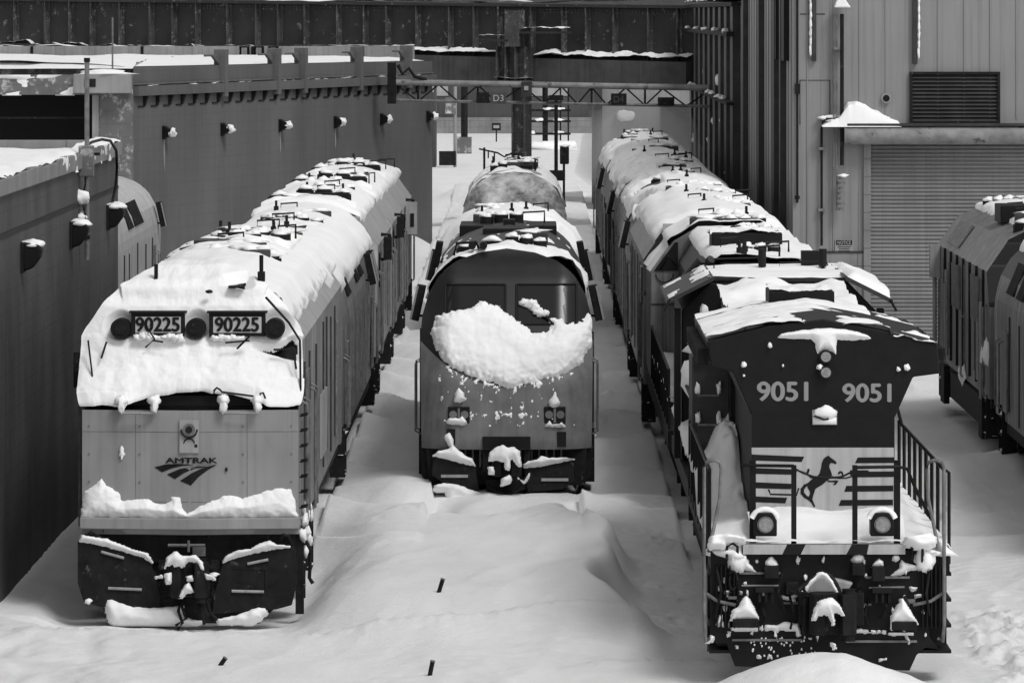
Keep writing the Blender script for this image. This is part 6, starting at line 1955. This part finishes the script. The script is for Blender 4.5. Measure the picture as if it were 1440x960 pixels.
    b = MB(); b.cyl((-1.3, y0+4.6, 4.3), (-1.05, y0+4.3, 4.62), 0.08, 12); b.cyl((-1.12, y0+4.6, 4.35), (-0.9, y0+4.3, 4.62), 0.07, 12); b.build("horn_cluster", M_ROOF, t)
    b = MB(); b.blob((-1.16, y0-0.05, 3.98), (0.07, 0.06, 0.13), 3, 0.3, 7); b.blob((-1.25, y0-1.2, 3.0), (0.3, 0.9, 0.3), 3, 0.3, 9); b.build("snow_lump", M_SNOW, t, smooth=True)
hood_loco()

# ---- second hood unit, grey cab end showing on its left
def second_hood():
    t = thing("hood_locomotive", (XR, 89.6, 0), "grey and black hood locomotive with a dark fan box, wedged behind the black 9051", "locomotive")
    MB().prism([(-0.98, 1.6), (-0.98, 3.85), (-0.62, 4.42), (0.75, 4.42), (1.05, 3.95), (1.05, 1.6)], 0.4, 13.2, 'y').build("long_hood", M_BLACK, t, bevel=0.02)
    MB().box(-0.62, 0.64, 5.2, 6.4, 4.3, 4.72).build("fan_box", M_BLACK, t, bevel=0.03)
    Sx = lambda u, v: (Vector((-0.64+1.3*u, 5.17+1.25*v, 4.72)), Vector((0, -0.1, 1)))
    skin("box_snow", Sx, 50, 24, lambda u, v, p: 0.03+0.07*fbm(p.x*2.2, p.y*2, 3)-0.03*(v < 0.1), t)
    sec = [(-1.52, 1.6), (-1.52, 3.62), (-1.08, 4.22), (-0.6, 4.5), (0.6, 4.5), (1.08, 4.22), (1.52, 3.62), (1.52, 1.6)]
    c = MB().prism(sec, 13.3, 17.0, 'y').build("cab", M_DCOWL, t, bevel=0.02)
    MB().prism([(-1.45, 3.66), (-1.05, 4.2), (-0.99, 4.2), (-0.99, 3.66)], 13.27, 13.297, 'y').build("dark_upper_panel", M_BLACK, c)
    b = MB(); b.tube([(-1.25+0.17*math.cos(a), 13.28, 3.60+0.17*math.sin(a)) for a in [math.pi*(1+k/10) for k in range(11)]], 0.01); b.box(-1.51, -0.99, 13.28, 13.297, 3.0, 3.015); b.build("panel_joint", M_UNDER, c)
    b = MB(); b.tube([(-1.35, 12.9, 3.7), (-1.2, 12.7, 3.95), (-1.05, 12.9, 3.8)], 0.03); b.build("hose_loop", M_UNDER, c)
    Sx = roof_surface([(-0.98, 3.85), (-0.62, 4.42), (0.75, 4.42), (1.05, 3.95), (1.3, 3.6)], 0.3, 13.2)
    skin("roof_snow", Sx, 30, 60, lambda u, v, p: 0.10+0.1*fbm(p.x, p.y*0.6, 8)+0.22*(u > 0.72)-0.2*(u < 0.15), t)
    Sx = roof_surface(sec[1:-1], 13.3, 17.0)
    skin("cab_snow", Sx, 40, 20, lambda u, v, p: 0.10+0.07*fbm(p.x*1.5, p.y*1.1, 2)-0.5*(p.x < -1.15)*(fbm(p.y*2, 3) > -0.2)-0.5*(u > 0.9), c)
    b = MB(); b.box(-1.53, 1.53, 0.1, 17, 1.3, 1.6); b.build("deck", M_BLACK, t)
    for s in (-1, 1):
        Sx = lambda u, v, s=s: (Vector((s*(1.0+0.5*u), 0.3+12.8*v, 1.6)), Vector((0, 0, 1)))
        skin("walkway_snow", Sx, 8, 40, lambda u, v, p: 0.45+0.2*fbm(p.x, p.y*0.7), t)
        b = MB(); b.tube([(s*1.5, 0.4, 2.6), (s*1.5, 13, 2.6)], 0.025)
        for k in range(10):
            b.tube([(s*1.5, 0.4+k*1.4, 1.5), (s*1.5, 0.4+k*1.4, 2.6)], 0.025)
        b.build("side_railing", M_BLACK, t)
    running_gear(t, (3.0, 14.0), (6, 11))
    coupler(t, 0.82, 0.0)
    fan_cluster(t, 9.5, 4.5, 0.1, 3, 0.22); fan_cluster(t, 15.0, 4.6, 0.2, 3, 0.16)
    roof_clutter(t, -0.5, 0.6, 1.0, 12.5, lambda x: 4.42, 14, 23); roof_clutter(t, -0.6, 0.6, 13.6, 16.5, lambda x: 4.5, 5, 29)
second_hood()

# ---- exhaust drifting under the bridge behind the last round roof
def exhaust():
    m = bpy.data.materials.new("exhaust_smoke")
    m.use_nodes = True
    nt = m.node_tree
    nt.nodes.remove(nt.nodes["Principled BSDF"])
    v = nt.nodes.new("ShaderNodeVolumePrincipled")
    v.inputs["Color"].default_value = (0.85, 0.85, 0.85, 1)
    v.inputs["Density"].default_value = 0.042
    nt.links.new(v.outputs[0], nt.nodes["Material Output"].inputs["Volume"])
    b = MB(); b.blob((4.4, 212, 2.9), (2.7, 19, 2.3), 4, 0.15, 12)
    o = b.build("exhaust_smoke", m, None, True)
    tag(o, "thin pale exhaust haze hanging over the last snowy round roof under the bridge", "smoke")
    o["kind"] = "stuff"
exhaust()
